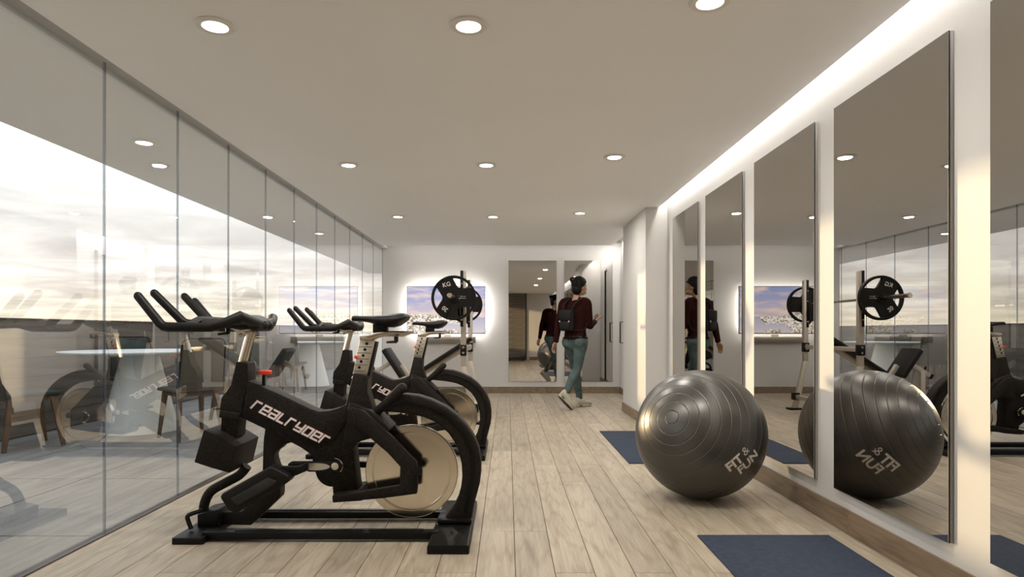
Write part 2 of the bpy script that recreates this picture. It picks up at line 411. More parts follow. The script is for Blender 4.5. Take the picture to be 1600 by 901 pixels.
# skirting, in board lengths
def skirt(name, a, b, face, h=.118, L=2.4):
    ax, ay = a; bx, by = b
    root = None
    d = Vector((bx-ax, by-ay, 0)); T = d.length; d.normalize(); n = int(math.ceil(T/L))
    for i in range(n):
        s0, s1 = i*L, min((i+1)*L, T)
        # axis along the run, thickness toward the wall
        c = Vector((ax, ay, h/2)) + d*((s0+s1)/2) + Vector(face)*(-.008)
        if abs(d.y) > .5: size = (.016, s1-s0-.001, h)
        else: size = (s1-s0-.001, .016, h)
        o_ = MB().box((0,0,0), size).build(name if i == 0 else 'board', M_skirt, None, smooth=False, loc=c)
        if i == 0: root = struct(o_)
        else: setpar(o_, root)
    return root
# the plaster of the right wall stops just above the board
skirt('baseboard_right', (XW-.002, Y0), (XW-.002, 6.75), (0,0,0))
skirt('baseboard_column', (1.457, 6.75), (1.457, 8.07), (1,0,0), .105)
skirt('baseboard_column', (1.46, 6.742), (1.665, 6.742), (0,0,0), .105)
skirt('baseboard_alcove', (1.814, 8.07), (1.814, YB), (0,0,0), .105)
skirt('baseboard_back', (-1.98, YB-.008), (1.8, YB-.008), (0,0,0), .105)
skirt('baseboard_behind', (.75, Y0+.008), (1.66, Y0+.008), (0,0,0), .105)
struct(box_obj('trim_2', (XG-.03, Y0, -.004), (XG+.03, YB-.02, .006), M_frame))     # floor channel of the glass

# glass wall: panes between dark joints
gw = struct(empty('window_1', (XG, 4, 0)))
ys = [3.166+.7032*k for k in range(-6, 11)]
edges = [Y0+.02]+ys+[YB-.02]
edges = [e for i, e in enumerate(edges) if i == 0 or e-edges[i-1] > .03]
for a, b in zip(edges[:-1], edges[1:]):
    o_ = box_obj('pane', (XG-.006, a+.004, .006), (XG+.006, b-.004, 2.44), M_glass); setpar(o_, gw)
for e in edges[1:-1]:
    o_ = box_obj('seal', (XG-.006, e-.003, .006), (XG+.006, e+.003, 2.44), M_seal); setpar(o_, gw)

# terrace outside
ts = struct(box_obj('floor_terrace', (-4.75, -5.5, -.12), (-2.03, 18, -.015), M_gap))
for i in range(3):
    for j in range(19):
        xa = -4.6+i*.86; ya = -5.4+j*1.22
        o_ = box_obj('slab', (xa+.004, ya+.004, -.03), (xa+.852, ya+1.212, -.004), M_slab); setpar(o_, ts)
pw = struct(box_obj('wall_parapet', (-4.80, -5.5, 0), (-4.625, 18, 1.09), M_board))
pb_meshes = {}
for r_ in range(6):
    z0 = .186*r_; off = -random.random()*2
    yy = -5.5+off
    while yy < 18:
        L = 3.0; a, b = max(yy, -5.5), min(yy+L, 18)
        if b-a > .05:
            pr = random.uniform(0, .008)
            o_ = box_obj('board', (-4.64, a+.003, z0+.004), (-4.60-.01+pr, b-.003, z0+.182), M_board, bevel=0); setpar(o_, pw)
        yy += L
struct(box_obj('trim_3', (-4.82, -5.5, 1.112), (-4.59, 18, 1.122), M_board))
# overhang above the terrace
struct(box_obj('ceiling_terrace', (-3.16, -5.5, HC), (-2.03, 14.5, HC+.25), M_soffit))

# far end wall behind the camera: board-formed panel with a dark upright, seen in the far mirror
lp = struct(box_obj('wall_stone', (-1.4, Y0, .0), (.62, Y0+.03, 2.29), M_board))
for r_ in range(12):
    for a, b in ((-1.4, -.3), (-.3, .62)):
        o_ = box_obj('board', (a+.003, Y0+.03, .19*r_+.004), (b-.003, Y0+.045+random.uniform(0,.006), .19*r_+.186), M_board); setpar(o_, lp)
struct(box_obj('trim_4', (.62, Y0, 0), (.66, Y0+.07, 2.3), M_edge))

# ------------------------------------------------------------------ downlights
DL = []
def downlight(x, y, z, label, group, power=15):
    r = empty('downlight', (x, y, z)); tag(r, label, 'ceiling light', group)
    MB().lathe([(.078, 0), (.082, -.004), (.076, -.010), (.054, -.010), (.048, -.002)], (0,0,0)).build('trim_ring', M_ceilring, r)
    MB().lathe([(.05, -.006), (.046, -.009), (.02, -.011)], (0,0,0)).build('diffuser', M_lamp, r)
    ld = bpy.data.lights.new('downlight_lamp', 'AREA'); ld.energy = power; ld.color = (1, .955, .90); ld.shape = 'DISK'; ld.size = .085
    lo = bpy.data.objects.new('downlight_lamp', ld); COL.objects.link(lo); lo.parent = r; lo.location = (0,0,-.0125)
    return r
M_ceilring = pbr('lamp_trim', (.78,.75,.70), .4)
rn = ['nearest', 'middle', 'farthest']; cn = ['glass side', 'centre', 'mirror side']
cl_ = [-1.247, -.166, .80]
rl = [(2.73, 2.73, 2.53), (5.02, 5.02, 4.79), (7.29, 7.29, 7.06)]
for i in range(3):
    for j in range(3):
        downlight(cl_[j], rl[i][j], HC, 'round recessed downlight in the %s row on the %s of the ceiling' % (rn[i], cn[j]), 'round recessed ceiling downlights')
for y, nme in ((4.42, 'near'), (8.53, 'far')):
    downlight(-2.51, y, HC, 'round downlight in the terrace overhang, the %s one of two seen through the glass' % nme, 'downlights in the terrace overhang', 2)

# ------------------------------------------------------------------ wall mirrors
def mirror_x(y0, y1, label):       # on the right wall, facing -x
    c = ((XW+1.663)/2, (y0+y1)/2, .2)
    r = empty('wall_mirror', c); tag(r, label, 'mirror', 'tall mirrors on the right wall')
    h, wd, t_ = 1.934, y1-y0, XW-1.663
    MB().box((.004, 0, h/2), (t_-.009, wd, h)).build('backing', M_grey, r, smooth=False)
    MB().box((-t_/2+.004, 0, h/2), (.003, wd+.001, h+.001)).build('edge_band', M_edge, r, smooth=False)
    MB().box((-t_/2+.001, 0, h/2), (.002, wd-.001, h-.001)).build('mirror_glass', M_mirror, r, smooth=False)
mirror_x(1.360, 2.2056, 'tall wall mirror cut by the right edge of the picture')
mirror_x(2.416, 3.263, 'tall wall mirror that shows the reflected exercise ball')
mirror_x(3.475, 4.319, 'tall wall mirror behind the top of the exercise ball')
mirror_x(4.547, 5.382, 'tall wall mirror above the left part of the exercise ball, second farthest of its row')
mirror_x(5.60, 6.45, 'tall wall mirror nearest the column, narrowest seen of its row')
def mirror_y(x0, x1, label):
    r = empty('wall_mirror', ((x0+x1)/2, YB-.009, .19)); tag(r, label, 'mirror', 'tall mirrors on the far wall')
    wd = x1-x0; h = 1.944
    MB().box((0, .002, h/2), (wd, .012, h)).build('backing', M_grey, r, smooth=False)
    MB().box((0, -.0055, h/2), (wd-.002, .002, h-.002)).build('mirror_glass', M_mirror, r, smooth=False)
mirror_y(.016, .788, 'tall mirror on the far wall, left of the walking person')
mirror_y(.917, 1.69, 'tall mirror on the far wall behind the walking person')

# ------------------------------------------------------------------ doors in the alcove
dr = empty('cupboard_door', (1.80, 9.5, .1)); tag(dr, 'white cupboard door with a dark edge and black handle in the alcove past the column', 'door')
MB().box((.0, .05, 1.02), (.03, 1.1, 2.02)).build('panel', M_wall, dr, smooth=False)
MB().box((-.004, -.515, 1.02), (.034, .03, 2.03)).build('edge_strip', M_edge, dr, smooth=False)
MB().tube([(-.012,-.40,.02),(-.05,-.40,.02),(-.05,-.40,1.98),(-.012,-.40,1.98)], .013, 8).build('pull_bar', M_handle, dr)
hb = MB(); hb.tube([(-.015,.30,.72),(-.075,.30,.72),(-.075,.30,1.04),(-.015,.30,1.04)], .011, 8)
hb.build('handle', M_handle, dr)

# ------------------------------------------------------------------ television and sound bar
tv = empty('television', (-.975, YB-.125, 1.335)); tag(tv, 'flat wall television showing a white coastal town under a pink sky, backlit', 'television')
tw, th = 1.25, .76
MB().box((0, .004, 0), (tw, .028, th)).build('housing', M_tvedge, tv, bevel=.003)
o_ = MB().box((0, -.0115, .003), (tw-.016, .003, th-.022)).build('screen', M_tv, tv, smooth=False)
bl = MB()
for cx_, cz_, sx_, sz_ in ((0, th/2-.07, tw-.14, .02), (0, -th/2+.07, tw-.14, .02), (-tw/2+.07, 0, .02, th-.18), (tw/2-.07, 0, .02, th-.18)):
    bl.box((cx_, .030, cz_), (sx_, .012, sz_))
bl.build('backlight', M_led, tv, smooth=False)
MB().box((0, .071, 0), (.4, .106, .3)).build('wall_bracket', M_tvedge, tv, smooth=False)
sb = empty('soundbar', (-.96, YB-.05, .86)); tag(sb, 'slim beige sound bar on the wall below the television', 'speaker')
MB().box((0,0,0), (.90, .07, .10)).build('grille', M_sound, sb, bevel=.006)
MB().box((0,.01,.062), (.11, .03, .045)).build('bracket', M_sound, sb, smooth=False)

# low black base by the dark post behind the camera, seen in the far mirror
st = empty('step_platform', (.36, Y0+.50, 0)); tag(st, 'low black sloping platform by the concrete panel, seen only in the far mirror', 'step platform')
MB().prism([(-.36,.05),(.20,.05),(.26,.10),(.28,.16),(.20,.16),(.12,.11),(-.36,.10)], -.22, .22).build('deck', M_rubber, st, bevel=.008)
for x_ in (-.30, .18): MB().box((x_, 0, .025), (.06, .48, .05)).build('foot', M_satin, st, bevel=.004)
# ------------------------------------------------------------------ yoga mats
def yoga(x0, x1, y0, y1, label):
    m = MB().box((0,0,.004), (x1-x0, y1-y0, .008)).build('yoga_mat', M_mat, None, bevel=.002, loc=((x0+x1)/2, (y0+y1)/2, 0))
    tag(m, label, 'mat', 'blue exercise mats on the floor')
yoga(.925, 1.565, 1.52, 3.12, 'blue exercise mat on the floor in front of the ball, nearest the camera')
yoga(.915, 1.555, 4.82, 6.37, 'blue exercise mat on the floor behind the ball')

# ------------------------------------------------------------------ exercise ball
BC = Vector((1.159, 3.853, .383)); BR = .382
v_ = (BC-Vector((0,0,1))).normalized(); r_ = v_.cross(Vector((0,0,1))).normalized(); u_ = r_.cross(v_)
ax = (r_*-.40 + u_*.22 - v_*.89).normalized()
prof = []
gr = [math.radians(6+8.6*k) for k in range(20)]
angs = set()
for g in gr:
    for d_ in (-.013, -.008, -.004, 0, .004, .008, .013): angs.add(g+d_)
k = .02
while k < PI-.01: angs.add(k) if all(abs(k-g) > .02 for g in gr) else None; k += .045
for a in sorted(angs):
    if a <= 0 or a >= PI: continue
    dip = 0
    for g in gr:
        dd = abs(a-g)
        if dd < .0075: dip = .0022*(1-dd/.0075)
    prof.append(((BR-dip)*math.sin(a), (BR-dip)*math.cos(a)))
ball = empty('exercise_ball', (BC.x, BC.y, 0)); tag(ball, 'large dark grey glossy exercise ball with moulded rings beside the mirrors', 'ball')
m = MB().lathe(prof, (0,0,0), 'Z', 96)
bo = m.build('shell', M_ball, ball); bo.location = (0,0,BR+.001); bo.rotation_euler = ax.to_track_quat('Z','Y').to_euler()
bo.data.polygons.foreach_set('use_smooth', [True]*len(bo.data.polygons)); bo.data.set_sharp_from_angle(angle=math.radians(80))
def px_ray(px, py): return Vector(((px-793)/1000, 1, -(py-517)/1000)).normalized()
def ball_hit(px, py):
    d = px_ray(px, py); oc = Vector((0,0,1))-(BC+Vector((0,0,-.001+BR-.382)))
    b = oc.dot(d); c = oc.length_squared-BR*BR; q = b*b-c
    return Vector((0,0,1))+d*(-b-math.sqrt(max(q,0)))
P0 = ball_hit(1161, 722); n0 = (P0-BC).normalized()
P1 = ball_hit(1171, 711); e1 = (P1-P0); e1 = (e1-n0*e1.dot(n0)).normalized(); e2 = n0.cross(e1)
if e2.dot(ball_hit(1150,712)-P0) < 0: e2 = -e2
lm = MB()
def ball_text(txt, size, u0, v0, off=.0, sx=1.0):
    vs, fs = text_mesh(txt, size, off)
    bm_ = bmesh.new(); bv = [bm_.verts.new(v) for v in vs]
    for f in fs:
        try: bm_.faces.new([bv[i] for i in f])
        except Exception: pass
    out = []
    for v in bm_.verts:
        a = e1*(v.co.x*sx+u0) + e2*(v.co.y+v0)
        th_ = a.length/BR; dr_ = a.normalized() if a.length > 1e-9 else e1
        out.append((n0*math.cos(th_)+dr_*math.sin(th_))*(BR+.0012))
    bm_.verts.index_update()
    lm.add(out, [tuple(v.index for v in f.verts) for f in bm_.faces]); bm_.free()
ball_text('FIT', .080, -.040, .034, .0026)
ball_text('&', .072, .050, .042, -.0005)
ball_text('FUN', .080, .026, -.034, .0022)
lo_ = lm.build('lettering', M_txt, ball, smooth=False); lo_.location = (0,0,BR+.001); lo_['label'] = 'grey FIT & FUN lettering'

# ================================================================== EXERCISE BIKES
BO = Vector((-.87, 3.24, 0))
def L(px, py, d):           # a point read off the side view, in the bike's own frame
    return Vector(((px-793)/1000*d, d, 1-(py-517)/1000*d)) - BO
def side(pts, d0, d1, ref=None):
    """side outline (read at depth ref) -> prism between depths d0, d1"""
    ref = ref or d0
    q = [L(x, y, ref) for x, y in pts]
    return MB().prism([(v.x, v.z) for v in q], d0-BO.y, d1-BO.y)
def make_bike():
    R_ = empty('exercise_bike', BO)
    # --- base
    rf = MB()
    a0, a1 = 2.865-BO.y, 3.63-BO.y
    rf.prism([(-.361+.87, 0), (-.172+.87, 0), (-.172+.87, .037), (-.180+.87, .042), (-.353+.87, .042), (-.361+.87, .037)], a0, a1)
    rf.build('rear_foot', M_satin, R_, bevel=.006)
    ff = MB(); b0, b1 = 2.994-BO.y, 3.50-BO.y
    ff.prism([(-1.572+.87, 0), (-1.425+.87, 0), (-1.425+.87, .033), (-1.572+.87, .033)], b0, b1)
    ff.build('front_foot', M_satin, R_, bevel=.005)
    for dc in (3.06, 3.40):
        m = MB(); y = dc-BO.y
        m.prism([(-1.45+.87, .012), (-.33+.87, .012), (-.33+.87, .048), (-1.45+.87, .048)], y-.028, y+.028)
        m.prism([(-1.30+.87, .045), (-.40+.87, .045), (-.40+.87, .054), (-1.30+.87, .054)], y-.014, y+.014)
        m.build('base_rail', M_satin, R_, bevel=.007)
    # --- fork tube and little front loop
    MB().tube([L(386,728,3.24), L(374,742,3.24), L(352,754,3.22), L(330,767,3.22), L(320,785,3.22), L(318,806,3.22), L(318,832,3.22)], .024, 14, smooth=4).build('fork_tube', M_black, R_)
    MB().tube([L(316,797,3.16), L(300,802,3.12), L(293,806,3.10), L(294,813,3.10), L(299,826,3.10)], .0105, 10, smooth=3).build('front_loop', M_satin, R_)
    # --- lower strut, from main tube down and forward to the base
    side([(419,664),(463,688),(448,692),(441,699),(435,703),(432,709),(433,716),(437,728),(442,736),(442,752),(442,768),(441,774),(396,817),(328,816),(328,801),(352,797),(382,796),(410,766),(414,740),(415,700),(416,682)], 3.205, 3.275, 3.24).build('lower_strut', M_black, R_, bevel=.004)
    side([(320,796),(352,789),(352,815),(320,817)], 3.16, 3.34, 3.24).build('strut_foot', M_satin, R_, bevel=.005)
    # --- counterweight box at the front
    cbx = side([(318,671),(341,680),(369,697),(359,739),(330,731),(303,722)], 3.10, 3.385)
    cbx.build('front_box', M_black, R_, bevel=.005)
    MB().lathe([(.052,0),(.056,.012),(.050,.022),(.03,.024)], L(353,682,3.24)-Vector((0,0,.01)), 'Z', 24).build('front_box_collar', M_satin, R_)
    # --- head tube
    side([(369,565),(387,567),(388,592),(386,620),(380,652),(374,652),(372,668),(371,683),(344,680),(346,645),(343,640),(345,622),(360,601)], 3.19, 3.29).build('head_tube', M_black, R_, bevel=.005)
    side([(343,641),(373,646),(372,656),(342,652)], 3.175, 3.305).build('head_collar', M_black, R_, bevel=.003)
    # --- main frame
    mf = side([(386,594),(440,617),(486,639),(498,643),(512,642),(527,638),(540,632),(545,612),(552,583),(575,587),(574,612),(583,640),(560,690),(552,700),(560,772),(531,778),(520,771),(519,750),(500,740),(488,712),(470,699),(420,673),(374,651),(378,622)], 3.19, 3.29)
    fr = mf.build('main_frame', M_black, R_, bevel=.005)
    side([(392,599),(440,620),(487,642),(505,647),(530,642),(548,634),(545,652),(520,690),(490,697),(384,646),(382,622)], 3.185, 3.192).build('side_panel', M_black, fr, bevel=.002)
    # lettering
    def glyphs():
        r = [[(0,0),(0,1),(.60,1)]]
        e = [[(.78,0),(0,0),(0,1),(.78,1),(.78,.48),(.12,.48)]]
        a = [[(.05,1),(.78,1),(.78,0),(0,0),(0,.5),(.7,.5)]]
        l = [[(0,1),(0,0),(.72,0)]]
        y = [[(0,1),(0,.42),(.78,.42)],[(.78,1),(.78,0),(.05,0)]]
        d = [[(0,0),(0,1),(.78,1),(.78,0),(0,0)]]
        return [r,e,a,l,r,y,d,e,r]
    lt, le = MB(), MB()
    ex, ey = Vector((13.2,6.65)), Vector((9.6,-10.0))
    for gi, g in enumerate(glyphs()):
        for poly in g:
            for (p, q) in zip(poly[:-1], poly[1:]):
                A = Vector((393,636.5)) + ex*(gi+p[0]*.90) + ey*p[1]; B = Vector((393,636.5)) + ex*(gi+q[0]*.90) + ey*q[1]
                dv = (B-A).normalized(); nv = Vector((-dv.y, dv.x))
                for mb, hw, yy in ((lt, 1.3, 3.1815), (le, 1.7, 3.1835)):
                    A2, B2 = A-dv*hw*.9, B+dv*hw*.9
                    c = [A2+nv*hw, B2+nv*hw, B2-nv*hw, A2-nv*hw]
                    fr_ = [L(v.x, v.y, 3.188) for v in c]
                    mb.prism([(v.x, v.z) for v in fr_], yy-BO.y, yy+.003-BO.y)
    lo = lt.build('lettering', M_logo, fr, smooth=False); lo['label'] = 'white realryder lettering'
    le.build('lettering_edge', M_logoedge, fr, smooth=False)
    # chain of parts round the crank
    MB().lathe([(.085,-.012),(.088,-.006),(.088,.006),(.085,.012)], L(520,733,3.30), 'Y', 40).build('chain_ring', M_satin, R_)
    side([(481,708),(496,708),(496,715),(481,715)], 3.2, 3.3, 3.24).build('stop_block', M_satin, R_, bevel=.002)
    side([(490,706),(520,712),(530,760),(516,758),(497,744),(490,722)], 3.22, 3.27, 3.24).build('chain_guard', M_satin, R_, bevel=.004)
    # crank arms
    for sgn in (1, -1):
        if sgn == 1:
            cr = side([(450,724),(455,721),(524,721),(531,722),(535,727),(533,734),(527,737),(482,737),(476,734),(458,732),(449,729)], 3.105, 3.13).build('crank_arm', M_satin, R_, bevel=.004)
            MB().lathe([(.0,0),(.060,0),(.060,.003),(0,.003)], (0,0,0), 'Y', 32)
            rec = MB(); q = [L(493+22*math.cos(2*PI*k/28), 729+5.6*math.sin(2*PI*k/28), 3.10) for k in range(28)]
            rec.prism([(v.x, v.z) for v in q], 3.102-BO.y, 3.106-BO.y); o_ = rec.build('crank_inlay', M_alu, cr, smooth=False); o_['label'] = 'bright oval inlay'
            MB().lathe([(.018,-.004),(.014,-.006),(.004,-.006)], L(523.5,728,3.104), 'Y', 20).build('crank_bolt', M_alu, cr)
            arc = [L(523+12*math.cos(a), 728-12*math.sin(a), 3.12) for a in [math.radians(-45+15*k) for k in range(10)]]
            MB().tube(arc, .003, 6).build('axle_ring', M_steel, cr)
            MB().tube([L(523,728,3.11), L(523,728,3.24)], .02, 14).build('bottom_axle', M_satin, R_)
        else:
            cr = side([(527,726),(592,729),(595,734),(590,738),(524,737),(518,732)], 3.345, 3.368, 3.24).build('crank_arm', M_satin, R_, bevel=.004)
    # near pedal: long cage pointing down to the front
    pc = side([(343,777),(346,771),(417,731),(424,729),(447,741),(452,744),(451,751),(446,756),(372,800),(364,801),(356,797)], 3.00, 3.10).build('pedal', M_pad, R_, bevel=.010, bseg=3)
    side([(360,779),(418,746),(432,752),(424,760),(370,790)], 2.992, 3.004).build('pedal_pad', M_rubber, pc, bevel=.003)
    side([(422,729),(462,729),(471,727),(480,722),(480,735),(462,743),(426,744)], 3.045, 3.075).build('pedal_axle_block', M_satin, pc, bevel=.003)
    MB().lathe([(.008,-.003),(.006,-.006),(.001,-.006)], L(438,736,3.045), 'Y', 12).build('axle_bolt', M_steel, pc)
    MB().box(L(444,729,3.08), (.06,.03,.006)).build('axle_plate', M_steel, pc)
    # far pedal
    side([(588,728),(650,740),(652,748),(590,742)], 3.38, 3.47, 3.3).build('pedal', M_pad, R_, bevel=.006)
    # --- rear stays round the flywheel (both sides)
    for d0, d1 in ((3.115, 3.145), (3.335, 3.365)):
        side([(549,636),(568,640),(610,678),(652,721),(653,758),(652,770),(600,777),(521,784),(520,773),(560,768),(600,761),(625,757),(626,728),(606,706),(556,664)], d0, d1, 3.13).build('rear_stay', M_black, R_, bevel=.004)
    MB().tube([L(653,736,3.10), L(653,736,3.13)], .022, 16).build('stay_bolt', M_satin, R_)
    MB().tube([L(642,738,3.14), L(642,738,3.38)], .014, 12).build('wheel_axle', M_steel, R_)
    side([(549,628),(583,640),(612,668),(604,676),(556,690),(540,688)], 3.145, 3.335, 3.19).build('stay_bridge', M_black, R_, bevel=.004)
    side([(520,772),(560,768),(566,782),(521,785)], 3.14, 3.34, 3.14).build('stay_bridge', M_black, R_, bevel=.003)
    # --- flywheel
    fw = MB(); fc_ = L(644,735,3.24)
    rr = .233
    prof = [(.035,-.020),(.04,-.014),(.175,-.012),(.19,-.012),(.193,-.010),(.196,-.010),(.199,-.018),(rr-.003,-.018),(rr,-.015),(rr,.015),(rr-.003,.018),(.199,.018),(.196,.010),(.193,.010),(.19,.012),(.04,.014),(.035,.020)]
    fw.lathe(prof, (0,0,0), 'Y', 96); w_ = fw.build('flywheel', M_fly, R_, loc=fc_)
    MB().lathe([(.036,-.04),(.036,.04)], (0,0,0), 'Y', 20).build('hub', M_satin, w_)
    # --- rear arch
    out = [(583,640),(592,632),(602,626),(618,618),(634,614),(655,616),(674,622),(699,634),(716,647),(730,662),(741,679),(748.6,697),(752,718),(752,737),(750,753),(746,768),(741,786),(737,812)]
    inn = [(690,814),(700,800),(709,789),(716,775),(721,758),(723,741),(722,722),(717,701),(710,687),(702,675),(692,666),(680,657),(664,650),(649,646.5),(626,643),(602,641),(588,648)]
    side(out+inn, 3.195, 3.285, 3.24).build('rear_arch', M_black, R_, bevel=.012, bseg=3)
    sh = lambda pts, k: pts
    side([(602,633),(634,623),(672,631),(698,643),(727,672),(741,706),(743,738),(736,772),(729,800),(725,800),(731,770),(738,738),(736,707),(722,675),(694,648),(670,637),(634,629),(603,638)], 3.188, 3.196, 3.19).build('arch_rib', M_satin, R_, bevel=.002)
    MB().tube([L(583,648,3.21), L(604,630,3.20), L(628,606,3.19)], [.022,.024,.026], 14, capround=True).build('arch_brace', M_black, R_)
    MB().box(L(712,808,3.24), (.17,.15,.02)).build('arch_foot', M_satin, R_, bevel=.004)
    # --- brake knob
    bk = MB().tube([L(412,609,3.24), L(412,580,3.24)], .008, 10).build('brake_stem', M_satin, R_)
    o_ = MB().lathe([(.010,-.012),(.031,-.010),(.034,-.004),(.034,.006),(.030,.010),(.01,.011)], L(414,581.5,3.24), 'Z', 24).build('brake_knob', M_red, bk); o_['label'] = 'red brake knob'
    # --- handlebar post and bar
    MB().tube([L(378,572,3.24), L(393,517,3.24)], .0215, 16, sq=1.25).build('handlebar_post', M_steel, R_)
    hc_ = MB()
    hc_.loft([[L(x,(a+b)/2,3.24)+Vector((0, hw*math.cos(t), (b-a)/2000*3.24*math.sin(t))) for t in [2*PI*k/16 for k in range(16)]] for x,a,b,hw in ((354,508,511,.012),(362,508.5,513,.03),(372,509,519,.038),(382,509,522,.04),(392,509,520,.04),(399,509,517,.034),(400,510,515,.02))])
    hc_.build('handlebar_clamp', M_steel, R_)
    MB().tube([L(374,523.5,3.24), L(401,516.5,3.24)], .009, 10).build('clamp_ring', M_steel, R_)
    lv = MB(); lv.tube([L(356,512,3.16), L(356,521,3.16)], .011, 12); lv.tube([L(357,520,3.16), L(340,522,3.14)], [.008,.005], 8)
    lv.build('bar_lever', M_satin, R_)
    hb = MB()
    zb = .015
    for s in (-1, 1):
        hb.tube([L(0,0,0)*0+Vector((-1.715+.87, s*.27, 1.163)), Vector((-1.61+.87, s*.272, 1.034)), Vector((-1.595+.87, s*.272, 1.022)), Vector((-1.57+.87, s*.272, 1.018)), Vector((-1.38+.87, s*.265, 1.018)), Vector((-1.33+.87, s*.25, 1.034)), Vector((-1.265+.87, s*.21, 1.070)), Vector((-1.24+.87, s*.12, 1.045)), Vector((-1.24+.87, 0, 1.030))],
                [.0195,.0215,.022,.0225,.0225,.023,.026,.026,.026], 14, capround=True)
        hb.tube([Vector((-1.708+.87, s*.145, 1.183)), Vector((-1.575+.87, s*.135, 1.046)), Vector((-1.55+.87, s*.13, 1.036)), Vector((-1.38+.87, s*.10, 1.036)), Vector((-1.30+.87, s*.06, 1.03)), Vector((-1.22+.87, s*.03, 1.03))],
                [.0195,.021,.021,.021,.022,.022], 12, capround=True)
    hb.tube([Vector((-1.50+.87, -.255, 1.02)), Vector((-1.50+.87, -.13, 1.055)), Vector((-1.50+.87, .13, 1.055)), Vector((-1.50+.87, .255, 1.02))], .018, 10)
    hb.tube([Vector((-1.245+.87, -.09, 1.028)), Vector((-1.245+.87, .09, 1.028))], .030, 14, capround=True)
    hb.loft([[Vector((x+.87, hw*math.cos(t), z+th*math.sin(t))) for t in [2*PI*k/16 for k in range(16)]] for x,z,hw,th in ((-1.40,1.03,.10,.012),(-1.32,1.045,.15,.022),(-1.27,1.055,.16,.026),(-1.24,1.04,.12,.028),(-1.22,1.03,.08,.02))])
    hb.build('handlebar', M_pad, R_)
    # --- seat post
    sp = side([(562.5,528),(588,533),(575,590),(551,584)], 3.215, 3.265).build('seat_post', M_alu, R_, bevel=.002)
    for k in range(6):
        x, y = 573.2-3.0*k*.98, 536.5+9.3*k
        if k == 5: continue
        MB().lathe([(.0075,-.0012),(.0055,-.002),(.004,.004)], L(x, y, 3.215), 'Y', 12).build('post_hole', M_satin, sp)
    for k in range(5):
        y = 541.5+9.4*k; x0 = 560.6-2.55*k; MB().bar(L(x0, y, 3.2145), L(x0+21, y+.3, 3.2145), .0012, .0022).build('post_groove', M_satin, sp, smooth=False)
    side([(586,533),(589,534),(577,590),(573,588)], 3.213, 3.267, 3.215).build('post_edge', M_satin, sp, bevel=.001)
    o_ = MB().tube([L(554,557,3.20), L(558,557.5,3.2)], .008, 8).build('post_pin', M_red, sp)
    # seat rail: a swept silver casting
    st = []
    for x, a, b, hw in ((564.5,521.5,531.5,.036),(572,520.8,533,.038),(582,519.5,533,.036),(590,518,528.5,.032),(600,517,525.6,.028),(615,516.3,525.4,.027),(630,516.6,525.8,.026),(640,516.9,522.5,.025),(646,516.8,518.2,.02)):
        st.append([L(x,(a+b)/2,3.24)+Vector((0, hw*(abs(math.cos(t))**.6)*(1 if math.cos(t)>=0 else -1), (b-a)/2000*3.24*(abs(math.sin(t))**.7)*(1 if math.sin(t)>=0 else -1))) for t in [2*PI*k/20 for k in range(20)]])
    MB().loft(st).build('seat_slider', M_steel, R_)
    MB().tube([L(563,531,3.24), L(588,535,3.24)], .0085, 10, ).build('slider_collar', M_steel, R_)
    lv = MB(); lv.tube([L(619,525,3.20), L(619,534,3.20)], .011, 12); lv.tube([L(620,533.5,3.20), L(604,534.5,3.18)], [.008,.005], 8)
    lv.build('seat_lever', M_satin, R_)
    side([(584,506),(606,508),(606,518),(584,520.5)], 3.215, 3.265, 3.24).build('seat_clamp', M_satin, R_, bevel=.003)
    se = []
    for x, a, b, hw in ((549.3,495.5,500,.010),(551,493.8,501.6,.02),(556,492.8,502,.026),(566,493.3,502,.028),(578,493.2,504,.033),(590,492.6,508,.046),(603,491.5,511,.066),(616,489.9,511.4,.080),(627,488.9,508.5,.086),(634,489.4,503.5,.080),(638,491.5,499.5,.06),(639.2,493.5,497.5,.04)):
        ring = []
        for k in range(24):
            t = 2*PI*k/24; c, s = math.cos(t), math.sin(t)
            zz = (b-a)/2000*3.24*s
            if s < 0 and abs(c) > .0: zz *= (1-.35*abs(c))
            ring.append(L(x,(a+b)/2,3.24)+Vector((0, hw*(abs(c)**.75)*(1 if c>=0 else -1), zz)))
        se.append(ring)
    MB().loft(se).build('seat', M_pad, R_)
    return R_
bike = make_bike()
tag(bike, 'black indoor exercise bike nearest the camera, seen side on, silver flywheel', 'exercise bike', 'indoor exercise bikes')
bike2 = copy_tree(bike); bike2.location = BO+Vector((0, 2.06, 0)); bike2['label'] = 'black indoor exercise bike farther back, half hidden behind the nearest bike'

